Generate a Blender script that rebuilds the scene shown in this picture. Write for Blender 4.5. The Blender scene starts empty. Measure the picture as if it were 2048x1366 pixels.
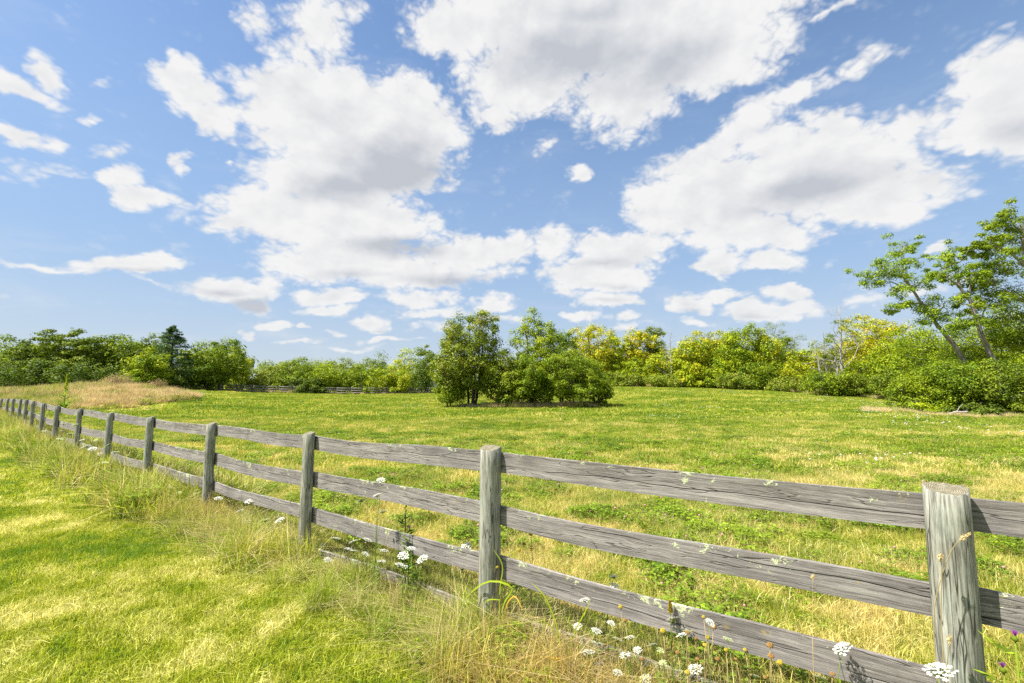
import bpy, math, random
import numpy as np
from mathutils import Vector

R = math.radians
sc = bpy.context.scene
C = sc.collection

# ------------------------------------------------------------------ camera
F, PITCH, EYE = 910.0, math.atan(92 / 910.0), 1.75        # focal length in photo pixels, upward tilt, eye height
cd = bpy.data.cameras.new('camera')
cam = bpy.data.objects.new('camera', cd)
C.objects.link(cam)
cam.location = (0, 0, EYE)
cam.rotation_euler = (math.pi / 2 + PITCH, 0, 0)
cd.sensor_width = 36
cd.lens = 36 * F / 2048
cd.clip_start = 0.05
cd.clip_end = 5000
sc.camera = cam

# ------------------------------------------------------------------ exposure
sc.view_settings.view_transform = 'Standard'
sc.view_settings.look = 'None'
sc.view_settings.exposure = 1.15
sc.cycles.use_denoising = False
sc.view_settings.gamma = 1
sc.cycles.max_bounces = 6
sc.cycles.diffuse_bounces = 3
sc.cycles.transmission_bounces = 4
sc.cycles.transparent_max_bounces = 4
sc.cycles.sample_clamp_indirect = 6

# ------------------------------------------------------------------ sun
SUN_EL = R(58)
SD = Vector((-0.965, -0.25, 0)).normalized()
sl = bpy.data.lights.new('sun', 'SUN')
sl.energy = 5.0
sl.angle = R(0.53)
sl.color = (1.0, 0.955, 0.87)
so = bpy.data.objects.new('sun', sl)
C.objects.link(so)
so.rotation_euler = Vector((SD.x * math.cos(SUN_EL), SD.y * math.cos(SUN_EL), math.sin(SUN_EL))).to_track_quat('Z', 'Y').to_euler()


def pix_dir(px, py):
    """direction in the world of a point of the photograph"""
    u = (px - 1024) / F
    v = (683 - py) / F
    return np.array([u, math.cos(PITCH) - v * math.sin(PITCH), math.sin(PITCH) + v * math.cos(PITCH)])


# ------------------------------------------------------------------ node helper
class NT:
    def __init__(s, tree):
        s.t = tree

    def n(s, kind, **kw):
        nd = s.t.nodes.new(kind)
        for k, v in kw.items():
            if k.startswith('i_'):
                nd.inputs[int(k[2:]) if k[2:].isdigit() else k[2:].replace('_', ' ')].default_value = v
            else:
                setattr(nd, k, v)
        return nd

    def l(s, a, b):
        s.t.links.new(a, b)

    def sock(s, inp, v):
        if hasattr(v, 'is_output'):
            s.t.links.new(v, inp)
        else:
            inp.default_value = v

    def m(s, op, a, b=0.0, c=0.0, clamp=False):
        nd = s.t.nodes.new('ShaderNodeMath')
        nd.operation = op
        nd.use_clamp = clamp
        s.sock(nd.inputs[0], a)
        s.sock(nd.inputs[1], b)
        s.sock(nd.inputs[2], c)
        return nd.outputs[0]

    def vm(s, op, a, b=(0, 0, 0), scale=None):
        nd = s.t.nodes.new('ShaderNodeVectorMath')
        nd.operation = op
        s.sock(nd.inputs[0], a)
        s.sock(nd.inputs[1], b)
        if scale is not None:
            s.sock(nd.inputs['Scale'], scale)
        return nd.outputs['Value'] if op in ('LENGTH', 'DOT_PRODUCT') else nd.outputs[0]

    def noise(s, vec, scale, detail=3.0, rough=0.5, dist=0.0, color=False):
        nd = s.t.nodes.new('ShaderNodeTexNoise')
        s.sock(nd.inputs['Vector'], vec)
        nd.inputs['Scale'].default_value = scale
        nd.inputs['Detail'].default_value = detail
        nd.inputs['Roughness'].default_value = rough
        nd.inputs['Distortion'].default_value = dist
        return nd.outputs['Color'] if color else nd.outputs[0]

    def mix(s, f, a, b, blend='MIX'):
        nd = s.t.nodes.new('ShaderNodeMix')
        nd.data_type = 'RGBA'
        nd.blend_type = blend
        s.sock(nd.inputs[0], f)
        s.sock(nd.inputs[6], a if hasattr(a, 'is_output') else (*a[:3], 1))
        s.sock(nd.inputs[7], b if hasattr(b, 'is_output') else (*b[:3], 1))
        return nd.outputs[2]

    def step(s, v, lo, hi, smooth=True):
        nd = s.t.nodes.new('ShaderNodeMapRange')
        if smooth:
            nd.interpolation_type = 'SMOOTHSTEP'
        s.sock(nd.inputs[0], v)
        nd.inputs[1].default_value = lo
        nd.inputs[2].default_value = hi
        return nd.outputs[0]

    def scale(s, vec, xyz):
        return s.vm('MULTIPLY', vec, xyz)


# ------------------------------------------------------------------ world: sky with clouds (all laid out by direction)
world = bpy.data.worlds.new('World')
sc.world = world
world.use_nodes = True
wt = world.node_tree
wt.nodes.clear()
W = NT(wt)

# cloud bodies as photo-measured directions: x, y, half width, half height, tilt (deg), strength
CLOUDS = [
    (650, 235, 200, 115, 0, 1.3), (800, 270, 150, 135, 0, 1.3), (700, 350, 220, 90, 0, 1.2), (585, 180, 120, 75, 0, 1.0),
    (560, 425, 200, 62, 0, 1.0), (700, 450, 210, 75, 0, 1.2), (700, 520, 200, 52, 0, 1.0), (470, 440, 90, 40, 0, .8),
    (640, 60, 95, 85, 30, .75), (520, 45, 80, 34, 30, .6), (680, 20, 60, 50, 0, .5), (600, 110, 110, 35, 20, .5),
    (372, 175, 82, 62, 25, 1.05), (425, 232, 66, 42, 50, .8),
    (1200, 50, 400, 140, 0, 1.5), (1050, 160, 160, 100, 0, 1.1), (1240, 195, 120, 90, 0, 1.1), (920, 50, 120, 75, 0, 1.0),
    (1370, 90, 230, 120, 0, 1.3), (1000, 225, 80, 50, 0, .7), (1320, 210, 70, 50, 0, .6), (1230, 270, 90, 40, 0, .4),
    (1420, 390, 180, 95, 0, 1.2), (1330, 410, 95, 85, 0, 1.0), (1640, 345, 230, 105, 0, 1.3), (1540, 290, 130, 70, 0, .7),
    (1440, 290, 190, 48, -32, .9), (1580, 190, 140, 34, -28, .65), (1720, 125, 130, 26, -25, .5), (1500, 460, 170, 60, 0, 1.0),
    (1720, 400, 160, 65, 0, 1.0), (1850, 365, 110, 42, 0, .8), (1680, 255, 120, 50, 0, .8), (1560, 480, 110, 32, 0, .8),
    (2020, 180, 170, 130, -25, 1.3), (1970, 270, 130, 62, 0, .9), (1830, 245, 110, 48, 0, .7), (2060, 250, 140, 100, 0, 1.0),
    (470, 578, 125, 32, 0, 1.0), (500, 605, 55, 22, 0, .7), (535, 562, 58, 22, 0, .6), (260, 525, 135, 24, 0, 1.0), (300, 515, 60, 18, 0, .6),
    (235, 358, 58, 36, -25, .9), (265, 395, 82, 34, 22, .9), (50, 180, 90, 30, 25, .8), (95, 145, 66, 34, 50, .8),
    (68, 275, 70, 28, 12, .75), (110, 345, 140, 28, 8, .4), (220, 305, 66, 22, 10, .45), (180, 245, 30, 18, 20, .5), (370, 330, 42, 18, -20, .6),
    (448, 328, 20, 10, 10, .5), (205, 170, 40, 30, 40, .3), (330, 400, 90, 18, 10, .3), (100, 530, 200, 8, 8, .35), (300, 560, 150, 8, 14, .3),
    (930, 510, 150, 50, 0, 1.0), (820, 548, 160, 40, 0, 1.0), (1020, 490, 70, 35, 0, .8), (1105, 495, 50, 52, 0, .7), (1240, 500, 125, 48, 0, 1.1),
    (1190, 548, 150, 42, 0, 1.0), (1225, 597, 80, 20, 0, .8), (1130, 575, 70, 22, 0, .6), (1000, 545, 100, 30, 0, .5),
    (1440, 522, 58, 38, 0, 1.1), (1545, 525, 72, 32, 0, 1.0), (1372, 608, 52, 25, 0, 1.0), (1450, 592, 58, 14, 0, .7), (1500, 620, 78, 22, 0, 1.0),
    (1570, 587, 58, 22, 0, .9), (1600, 614, 58, 22, 0, .8), (660, 592, 84, 24, 0, .9), (650, 622, 70, 15, 0, .8), (740, 640, 70, 17, 0, .8),
    (765, 655, 34, 15, 0, .6), (548, 645, 54, 13, 0, .8), (840, 592, 110, 24, 0, .7), (870, 622, 120, 16, 0, .7), (985, 603, 60, 24, 0, .8),
    (510, 665, 20, 10, 0, .8), (614, 650, 20, 10, 0, .8), (664, 665, 30, 9, 0, .6), (1160, 625, 52, 13, 0, .7), (1250, 636, 52, 13, 0, .7),
    (1010, 640, 60, 16, 0, .6), (780, 680, 90, 9, 0, .6), (700, 695, 90, 8, 0, .5), (590, 685, 60, 7, 0, .5), (1390, 645, 46, 12, 0, .6),
    (1150, 345, 32, 24, 0, .8), (1090, 292, 34, 30, 0, .45), (1870, 495, 24, 18, 0, .9), (1545, 150, 60, 20, -40, .4), (1650, 15, 80, 18, -20, .5),
    (1250, 655, 70, 10, 0, .5), (880, 650, 90, 14, 0, .5), (1780, 590, 150, 22, -8, .4), (1900, 560, 110, 24, 0, .35), (1640, 535, 30, 14, 0, .3),
]
# grey undersides of the thick clouds
GREYS = [(790, 340, 150, 75, 0, 1.0), (690, 375, 130, 50, 0, .7), (830, 290, 80, 60, 0, .3), (800, 495, 120, 26, 0, .9), (1150, 120, 230, 90, 0, .75), (1330, 140, 150, 70, -25, .65),
         (640, 230, 90, 50, 0, .25), (1620, 380, 200, 46, -12, .8), (1520, 420, 120, 34, 0, .45), (1180, 30, 200, 60, 0, .4), (900, 560, 110, 18, 0, .7), (700, 545, 90, 14, 0, .5),
         (500, 608, 50, 18, 0, 1.3), (440, 585, 70, 12, 0, .5), (2030, 260, 110, 60, 0, .4), (1210, 525, 80, 14, 0, .5), (1230, 570, 80, 10, 0, .35), (1450, 545, 40, 12, 0, .3),
         (280, 540, 100, 9, 0, .5), (1200, 600, 60, 9, 0, .4), (760, 660, 30, 6, 0, .5), (1380, 622, 40, 8, 0, .4), (1510, 632, 60, 8, 0, .4)]


def azel(px, py):
    d = pix_dir(px, py)
    d = d / np.linalg.norm(d)
    return math.atan2(d[0], d[1]), math.asin(d[2])


def blob_field(vec, items):
    acc = None
    for (px, py, rx, ry, ang, w) in items:
        a0, e0 = azel(px, py)
        ca, sa = math.cos(R(ang)), math.sin(R(ang))
        a1, e1 = azel(px + rx * ca * .5, py + rx * sa * .5)
        a2, e2 = azel(px - rx * ca * .5, py - rx * sa * .5)
        b1, f1 = azel(px - ry * sa * .5, py + ry * ca * .5)
        b2, f2 = azel(px + ry * sa * .5, py - ry * ca * .5)
        rl = math.hypot(a1 - a2, e1 - e2)
        rs = math.hypot(b1 - b2, f1 - f2)
        rot = math.atan2(e1 - e2, a1 - a2)
        mp = W.n('ShaderNodeMapping', vector_type='TEXTURE')
        W.l(vec, mp.inputs[0])
        mp.inputs['Location'].default_value = (a0, e0, 0)
        mp.inputs['Rotation'].default_value = (0, 0, rot)
        mp.inputs['Scale'].default_value = (rl * 1.12, rs * 1.12, 1)
        g = W.n('ShaderNodeTexGradient', gradient_type='SPHERICAL')
        W.l(mp.outputs[0], g.inputs[0])
        b = W.m('MULTIPLY', W.m('MULTIPLY', g.outputs[1], w * 1.9), 1.0)
        if acc is None:
            acc = b
        else:
            nd = W.n('ShaderNodeMath', operation='SMOOTH_MAX')
            W.l(acc, nd.inputs[0]); W.l(b, nd.inputs[1]); nd.inputs[2].default_value = .12
            acc = nd.outputs[0]
    return acc


tc = W.n('ShaderNodeTexCoord')
dirv = W.vm('NORMALIZE', tc.outputs['Generated'])
sep = W.n('ShaderNodeSeparateXYZ')
W.l(dirv, sep.inputs[0])
az = W.m('ARCTAN2', sep.outputs[0], sep.outputs[1])
el = W.m('ARCSINE', sep.outputs[2])
comb = W.n('ShaderNodeCombineXYZ')
W.l(az, comb.inputs[0])
W.l(el, comb.inputs[1])
flat = W.scale(comb.outputs[0], (1, 1.7, 1))
warp = W.noise(flat, 10, 4, .52, color=True)
wv = W.vm('SCALE', W.vm('SUBTRACT', warp, (.5, .5, .5)), scale=.105)
wv = W.vm('MULTIPLY', wv, (1, .6, 0))
pos = W.vm('ADD', comb.outputs[0], wv)
dens = blob_field(pos, CLOUDS)
grey = blob_field(W.vm('ADD', comb.outputs[0], W.vm('SCALE', wv, scale=.5)), GREYS)
n1 = W.noise(W.scale(comb.outputs[0], (1, 1.8, 1)), 30, 7, .58, .3)
cs_ = W.scale(comb.outputs[0], (1, 1.45, 1))
billow = None
for sc_, am_ in ((13, .48), (29, .30), (62, .22)):
    b_ = W.m('MULTIPLY', W.m('ABSOLUTE', W.m('SUBTRACT', W.noise(cs_, sc_, 0, .5, .25), .5)), 2 * am_)
    billow = b_ if billow is None else W.m('ADD', billow, b_)
nlow = W.noise(W.scale(comb.outputs[0], (1, 1.5, 1)), 7, 5, .5, .2)
# clouds for the rest of the sky, out of the photograph's view
side = W.step(W.m('ABSOLUTE', az), .95, 1.25)
rest = W.m('MULTIPLY', side, W.step(nlow, .45, .75))
upper = W.m('MULTIPLY', W.step(el, .72, .85), W.step(nlow, .48, .8))
dens = W.m('ADD', dens, W.m('MAXIMUM', rest, upper))
near_ = W.m('ADD', .35, W.m('MULTIPLY', W.step(dens, .0, .4), .65))
d2 = W.m('ADD', dens, W.m('MULTIPLY', near_, W.m('ADD', W.m('MULTIPLY', W.m('SUBTRACT', n1, .5), .95), W.m('MULTIPLY', W.m('SUBTRACT', billow, .22), 1.55))))
cover = W.step(d2, .12, .90)
thin = W.m('MULTIPLY', W.step(W.noise(W.scale(comb.outputs[0], (1, 3.2, 1)), 5, 8, .6, .4), .5, .78), .28)   # high thin veil
veil_h = W.step(el, .32, .05)
cover = W.m('MAXIMUM', cover, W.m('MULTIPLY', thin, W.m('ADD', .35, veil_h)))
sky = W.n('ShaderNodeTexSky', sky_type='NISHITA')
sky.sun_disc = False
sky.sun_elevation = SUN_EL
sky.sun_rotation = math.atan2(SD.x, SD.y)
sky.air_density = 1.0
sky.dust_density = 0.35
sky.ozone_density = 1.0
hs = W.n('ShaderNodeHueSaturation')
hs.inputs['Saturation'].default_value = 1.08
hs.inputs['Value'].default_value = 1.10
W.l(sky.outputs[0], hs.inputs['Color'])
# cloud light: bright where thin and at billow tops, greyer underneath
relief = W.m('ADD', W.m('SUBTRACT', W.noise(W.vm('ADD', cs_, (-.014, .03, 0)), 12, 3, .5), W.noise(cs_, 12, 3, .5)), W.m('MULTIPLY', W.m('SUBTRACT', billow, .22), .45))
shade = W.m('ADD', W.m('MULTIPLY', W.step(grey, -.1, 1.5), 1.0), W.m('MULTIPLY', relief, -.85))
shade = W.m('ADD', shade, W.m('MULTIPLY', W.step(dens, .6, 2.2), .16), clamp=True)
ccol = W.mix(shade, (1.0, 1.0, 1.0), (.60, .635, .70))
hz = W.step(el, .22, .0)
ccol = W.mix(W.m('MULTIPLY', hz, .4), ccol, (.80, .86, .94))
CLOUD = W.vm('SCALE', ccol, scale=5.25)
haze_c = W.mix(W.m('MULTIPLY', W.step(el, .80, .0), .86), hs.outputs[0], W.mix(W.step(el, .30, .0), (2.1, 2.95, 4.25), (3.0, 3.5, 4.25)))
skyc = W.mix(cover, haze_c, CLOUD)
bg = W.n('ShaderNodeBackground')
W.l(skyc, bg.inputs[0])
bg.inputs[1].default_value = 0.078
wo = W.n('ShaderNodeOutputWorld')
W.l(bg.outputs[0], wo.inputs[0])


# ------------------------------------------------------------------ terrain
EDGE = np.array([  # photo x, distance of the field's far edge, its y in the photo
    (-900, 50, 778), (-100, 55, 778), (0, 58, 778), (330, 68, 777), (500, 72, 785), (700, 75, 789), (870, 80, 787), (1050, 84, 779),
    (1240, 85, 774), (1400, 82, 777), (1500, 78, 781), (1600, 70, 787), (1700, 60, 794), (1800, 50, 804), (1860, 44, 816), (3000, 44, 825)], float)
EU = (EDGE[:, 0] - 1024) / F
ED = EDGE[:, 1]
EH = EYE - (EDGE[:, 2] - 775) / F * ED


def smooth(t):
    t = np.clip(t, 0, 1)
    return t * t * (3 - 2 * t)


def terrain(x, y):
    x = np.asarray(x, float)
    y = np.asarray(y, float)
    u = np.where(y > 1, x / np.maximum(y, 1), np.sign(x) * 3)
    d = np.interp(u, EU, ED)
    h = np.interp(u, EU, EH)
    z = h * smooth((y / d - .3) / .7)
    z = z * np.where(y > 1, 1, 0)
    z = z + .9 * np.exp(-(((x + 31) / 6.5) ** 2 + ((y - 36) / 4.0) ** 2))      # the overgrown mound
    z = z + .35 * np.exp(-(((x + 38) / 10) ** 2 + ((y - 36) / 5.0) ** 2))
    return z


def tz(x, y):
    return float(terrain(x, y))


def at(px, Y):
    return (px - 1024) / F * Y / 1.005


def zat(py, Y):
    d = pix_dir(1024, py)
    return EYE + Y * d[2] / d[1]


# ------------------------------------------------------------------ object helpers
def tag(o, label=None, cat=None, group=None, kind=None):
    if label: o['label'] = label
    if cat: o['category'] = cat
    if group: o['group'] = group
    if kind: o['kind'] = kind
    return o


def empty(name, loc, label, cat, group=None, rz=0):
    o = bpy.data.objects.new(name, None)
    o.empty_display_size = .2
    C.objects.link(o)
    o.location = loc
    o.rotation_euler = (0, 0, rz)
    return tag(o, label, cat, group)


class MB:
    """collects vertices and faces (tris / quads) and links them as one mesh"""
    def __init__(s):
        s.v = []; s.q = []; s.t = []; s.qm = []; s.tm = []; s.n = 0

    def add(s, verts, quads=None, tris=None, mat=0):
        verts = np.asarray(verts, float).reshape(-1, 3)
        if quads is not None and len(quads):
            q = np.asarray(quads, int).reshape(-1, 4) + s.n
            s.q.append(q); s.qm.append(np.full(len(q), mat))
        if tris is not None and len(tris):
            t = np.asarray(tris, int).reshape(-1, 3) + s.n
            s.t.append(t); s.tm.append(np.full(len(t), mat))
        s.v.append(verts)
        s.n += len(verts)

    def tube(s, path, rad, sides=6, mat=0, cap=True):
        P = np.asarray(path, float)
        rad = np.asarray(rad, float) * np.ones(len(P))
        T = np.gradient(P, axis=0)
        T /= np.linalg.norm(T, axis=1)[:, None] + 1e-9
        ref = np.array([1, 0.13, 0.07]) if abs(T[0][2]) > .7 else np.array([0.05, 0.1, 1])
        A = np.cross(T, ref); A /= np.linalg.norm(A, axis=1)[:, None] + 1e-9
        B = np.cross(T, A)
        th = np.arange(sides) / sides * 2 * np.pi
        V = P[:, None, :] + rad[:, None, None] * (np.cos(th)[None, :, None] * A[:, None, :] + np.sin(th)[None, :, None] * B[:, None, :])
        n = len(P)
        i = np.arange(n - 1)[:, None] * sides
        j = np.arange(sides)[None, :]
        k = (j + 1) % sides
        Q = np.stack([i + j, i + k, i + sides + k, i + sides + j], -1).reshape(-1, 4)
        V = V.reshape(-1, 3)
        tr = None
        if cap:
            V = np.vstack([V, P[-1]])
            e = (n - 1) * sides
            tr = [(e + a, e + (a + 1) % sides, len(V) - 1) for a in range(sides)]
        s.add(V, Q, tr, mat)

    def leaves(s, c, ax, nrm, ln, wd, mat=0):
        """one diamond per leaf: centre, long axis, normal, length, width"""
        b = np.cross(nrm, ax)
        b /= np.linalg.norm(b, axis=1)[:, None] + 1e-9
        L = (ln * .5)[:, None] * ax
        B = (wd * .5)[:, None] * b
        V = np.stack([c - L, c + B - L * .1, c + L, c - B - L * .1], 1)
        n = len(c)
        s.add(V.reshape(-1, 3), np.arange(n * 4).reshape(n, 4), None, mat)

    def mesh(s, name, mats):
        V = np.concatenate(s.v)
        Q = np.concatenate(s.q) if s.q else np.zeros((0, 4), int)
        T = np.concatenate(s.t) if s.t else np.zeros((0, 3), int)
        me = bpy.data.meshes.new(name)
        me.vertices.add(len(V))
        me.vertices.foreach_set('co', V.astype(np.float32).ravel())
        li = np.concatenate([Q.ravel(), T.ravel()]).astype(np.int32)
        me.loops.add(len(li))
        me.loops.foreach_set('vertex_index', li)
        tot = np.concatenate([np.full(len(Q), 4), np.full(len(T), 3)]).astype(np.int32)
        st = np.concatenate([[0], np.cumsum(tot)[:-1]]).astype(np.int32)
        me.polygons.add(len(tot))
        me.polygons.foreach_set('loop_start', st)
        me.polygons.foreach_set('loop_total', tot)
        mi = np.concatenate((s.qm if s.qm else []) + (s.tm if s.tm else [])).astype(np.int32)
        for m in (mats if isinstance(mats, (list, tuple)) else [mats]):
            me.materials.append(m)
        me.polygons.foreach_set('material_index', mi)
        me.update(calc_edges=True)
        me.validate()
        return me

    def build(s, name, mats, parent=None, smooth_=True):
        me = s.mesh(name, mats)
        me.polygons.foreach_set('use_smooth', np.full(len(me.polygons), smooth_))
        o = bpy.data.objects.new(name, me)
        C.objects.link(o)
        if parent: o.parent = parent
        return o


def copy_tree(o, parent=None):
    c = o.copy()
    C.objects.link(c)
    c.parent = parent
    for ch in o.children:
        copy_tree(ch, c)
    return c


# ------------------------------------------------------------------ materials
def new_mat(name):
    m = bpy.data.materials.new(name)
    m.use_nodes = True
    m.node_tree.nodes.clear()
    return m, NT(m.node_tree)


def finish(N, col, rough=.8, trans=0.0, tcol=None, bump=None, bstr=.3, bdist=.01, spec=.3):
    out = N.n('ShaderNodeOutputMaterial')
    p = N.n('ShaderNodeBsdfPrincipled')
    N.sock(p.inputs['Base Color'], col if hasattr(col, 'is_output') else (*col, 1))
    N.sock(p.inputs['Roughness'], rough)
    p.inputs['Specular IOR Level'].default_value = spec
    if bump is not None:
        b = N.n('ShaderNodeBump')
        b.inputs['Strength'].default_value = bstr
        b.inputs['Distance'].default_value = bdist
        N.l(bump, b.inputs['Height'])
        N.l(b.outputs[0], p.inputs['Normal'])
    if trans > 0:
        t = N.n('ShaderNodeBsdfTranslucent')
        N.sock(t.inputs[0], tcol if tcol is not None else col)
        mx = N.n('ShaderNodeMixShader')
        mx.inputs[0].default_value = trans
        N.l(p.outputs[0], mx.inputs[1])
        N.l(t.outputs[0], mx.inputs[2])
        N.l(mx.outputs[0], out.inputs[0])
    else:
        N.l(p.outputs[0], out.inputs[0])


def plain(name, col, rough=.7, var=.25, trans=0., sc_=30):
    m, N = new_mat(name)
    g = N.n('ShaderNodeNewGeometry')
    n = N.noise(g.outputs['Position'], sc_, 3)
    r = N.m('ADD', N.m('MULTIPLY', g.outputs['Random Per Island'], var), N.m('MULTIPLY', n, var))
    k = N.m('ADD', 1 - var, r)
    c = N.vm('SCALE', col, scale=k)
    finish(N, c, rough, trans)
    return m


def foliage(name, a, b, c=None, trans=.32, tint=(1.2, 1.2, .55)):
    """leaf colour from a to b clump by clump and leaf by leaf, with some leaves of colour c"""
    m, N = new_mat(name)
    g = N.n('ShaderNodeNewGeometry')
    n = N.noise(g.outputs['Position'], .55, 3, .6)
    f = N.m('ADD', N.m('MULTIPLY', N.m('SUBTRACT', n, .5), 2.6), N.m('ADD', .15, N.m('MULTIPLY', g.outputs['Random Per Island'], .6)), clamp=True)
    col = N.mix(f, a, b)
    if c is not None:
        n2 = N.noise(N.vm('ADD', g.outputs['Position'], (31, 7, 3)), .8, 2)
        k = N.step(N.m('ADD', n2, N.m('MULTIPLY', g.outputs['Random Per Island'], .25)), .70, .84)
        col = N.mix(k, col, c)
    col = N.vm('SCALE', col, scale=N.m('ADD', .70, N.m('MULTIPLY', g.outputs['Random Per Island'], .85)))
    tcol = N.mix(1.0, col, tint, 'MULTIPLY')
    finish(N, col, .6, trans, tcol, spec=.2)
    return m


LEAF = {
    'dark':   foliage('leaf dark green', (0.051, 0.096, 0.010), (0.152, 0.203, 0.018)),
    'sumac':  foliage('leaf deep green', (0.064, 0.119, 0.010), (0.230, 0.281, 0.018)),
    'mid':    foliage('leaf mid green', (0.089, 0.157, 0.007), (0.255, 0.310, 0.012)),
    'bright': foliage('leaf bright green', (0.135, 0.218, 0.007), (0.354, 0.396, 0.012)),
    'yellow': foliage('leaf yellow green', (0.177, 0.261, 0.008), (0.403, 0.429, 0.014), (0.512, 0.429, 0.020)),
    'gold':   foliage('leaf turning gold', (0.226, 0.284, 0.010), (0.488, 0.452, 0.018), (0.561, 0.394, 0.020)),
    'olive':  foliage('leaf olive green', (.095, .150, .010), (.260, .310, .020), (.28, .25, .05)),
    'conifer': foliage('conifer needles', (0.027, 0.075, 0.020), (0.091, 0.157, 0.035), trans=.25),
    'locust': foliage('locust leaf', (.110, .190, .010), (.290, .370, .020)),
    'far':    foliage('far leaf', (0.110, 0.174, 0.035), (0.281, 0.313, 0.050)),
}


def bark_mat(name, a, b):
    m, N = new_mat(name)
    g = N.n('ShaderNodeNewGeometry')
    n = N.noise(N.scale(g.outputs['Position'], (1, 1, .25)), 14, 5, .65)
    finish(N, N.mix(N.step(n, .35, .65), a, b), .9, bump=n, bstr=.6, bdist=.03)
    return m


BARK = bark_mat('bark dark', (.05, .042, .034), (.14, .12, .10))
BARKG = bark_mat('bark grey', (.13, .115, .10), (.30, .27, .24))
DEAD = bark_mat('dead wood pale', (.20, .18, .16), (.46, .42, .38))


def field_color(N):
    g = N.n('ShaderNodeNewGeometry')
    p = N.vm('MULTIPLY', g.outputs['Position'], (1, 1, 0))
    s = N.n('ShaderNodeSeparateXYZ')
    N.l(g.outputs['Position'], s.inputs[0])
    big = N.noise(N.scale(p, (.8, 1.25, 1)), .22, 4, .55, .4)
    med = N.noise(p, 1.5, 4, .6)
    isl = g.outputs['Random Per Island']
    dist = N.step(s.outputs[1], 4, 30)
    f = N.m('ADD', N.m('MULTIPLY', N.m('SUBTRACT', big, .5), 2.0), N.m('MULTIPLY', N.m('SUBTRACT', med, .5), 2.6))
    f = N.m('ADD', f, N.m('MULTIPLY', N.m('SUBTRACT', .66, N.m('MULTIPLY', dist, .36)), 1.0))
    f = N.m('ADD', f, N.m('MULTIPLY', N.m('SUBTRACT', isl, .5), .55), clamp=True)     # 0 green .. 1 straw
    col = N.mix(N.step(f, 0, .55, False), (.145, .235, .014), (.380, .410, .035))
    col = N.mix(N.step(f, .5, 1, False), col, (.68, .57, .22))
    return col, g


def lawn_color(N):
    g = N.n('ShaderNodeNewGeometry')
    p = N.vm('MULTIPLY', g.outputs['Position'], (1, 1, 0))
    isl = g.outputs['Random Per Island']
    big = N.noise(N.vm('ADD', p, (3, 9, 0)), .55, 4, .55, .6)
    med = N.noise(p, 3.0, 4, .6)
    f = N.m('ADD', N.m('MULTIPLY', N.m('SUBTRACT', big, .5), 2.7), N.m('MULTIPLY', N.m('SUBTRACT', med, .5), 1.7))
    f = N.m('ADD', N.m('ADD', f, .38), N.m('MULTIPLY', N.m('SUBTRACT', isl, .5), .6), clamp=True)
    col = N.mix(N.step(f, 0, .5, False), (.160, .265, .010), (.420, .440, .024))
    col = N.mix(N.step(f, .5, 1, False), col, (.74, .68, .30))
    return col, g


def grass_mat(name, fn, mul=(1, 1, 1), trans=.4):
    m, N = new_mat(name)
    col, g = fn(N)
    col = N.mix(1.0, col, mul, 'MULTIPLY')
    col = N.vm('SCALE', col, scale=N.m('ADD', .62, N.m('MULTIPLY', g.outputs['Random Per Island'], .8)))
    finish(N, col, .6, trans, N.mix(1.0, col, (1.15, 1.15, .7), 'MULTIPLY'), spec=.3)
    return m


M_FIELD = grass_mat('field grass blade', field_color)
M_LAWN = grass_mat('lawn grass blade', lawn_color)
M_CLOVER = foliage('clover leaf', (.080, .155, .008), (.230, .310, .018))
M_TALLG = foliage('tall grass green', (.170, .260, .012), (.380, .430, .030), (.55, .50, .12))
M_TALLD = foliage('tall grass straw', (.420, .360, .130), (.680, .600, .300), (.40, .28, .10), tint=(1.1, 1.1, .8))
M_STRAW = foliage('straw', (.540, .420, .200), (.720, .590, .340), (.50, .35, .18), tint=(1.05, 1.05, .9))
M_WEED = foliage('weed green', (.160, .240, .020), (.360, .400, .040), (.52, .45, .16))
M_BROWN = foliage('dry brown weed', (.280, .190, .100), (.520, .390, .220), tint=(1.05, 1.05, .9))
M_WHITE = plain('white petal', (.82, .82, .74), .7, .15, .3)
M_CREAM = plain('cream green umbel', (.62, .68, .34), .7, .2, .3)
M_PINK = plain('pink clover bloom', (.55, .28, .28), .7, .3, .3)
M_PURPLE = plain('purple thistle bloom', (.34, .08, .36), .7, .3, .2)
M_YELLOWF = plain('mustard seed head', (.40, .31, .03), .8, .4)
M_ORANGEF = plain('rusty seed head', (.27, .15, .04), .8, .4)
M_STEM = plain('green stem', (.16, .22, .03), .7, .3, .2)
M_STEMD = plain('dry stem', (.42, .32, .14), .7, .3, .2)

# ground sheet: mown lawn on the near side of the fence line, field beyond, soil and thatch between the blades
gm, N = new_mat('ground')
fc, g = field_color(N)
lc, g2 = lawn_color(N)
sep = N.n('ShaderNodeSeparateXYZ')
N.l(g.outputs['Position'], sep.inputs[0])
sd_ = N.m('ADD', N.m('MULTIPLY', N.m('SUBTRACT', sep.outputs[0], 1.84), .607), N.m('MULTIPLY', N.m('SUBTRACT', sep.outputs[1], 2.0), .795))
col = N.mix(N.step(sd_, -.5, .1), lc, fc)
fine = N.noise(g.outputs['Position'], 26, 5, .75)
speck = N.noise(g.outputs['Position'], 7, 5, .7)
col = N.mix(N.m('MULTIPLY', N.step(fine, .42, .62), .55), (.10, .085, .035), col) if False else N.mix(N.m('ADD', .35, N.m('MULTIPLY', N.step(fine, .35, .6), .6)), (.09, .08, .02), col)
col = N.mix(N.m('MULTIPLY', N.step(speck, .55, .68), .35), col, (.06, .10, .012))
finish(N, col, .95, bump=N.noise(g.outputs['Position'], 30, 6, .8), bstr=.9, bdist=.06, spec=.1)
M_GROUND = gm

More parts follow.
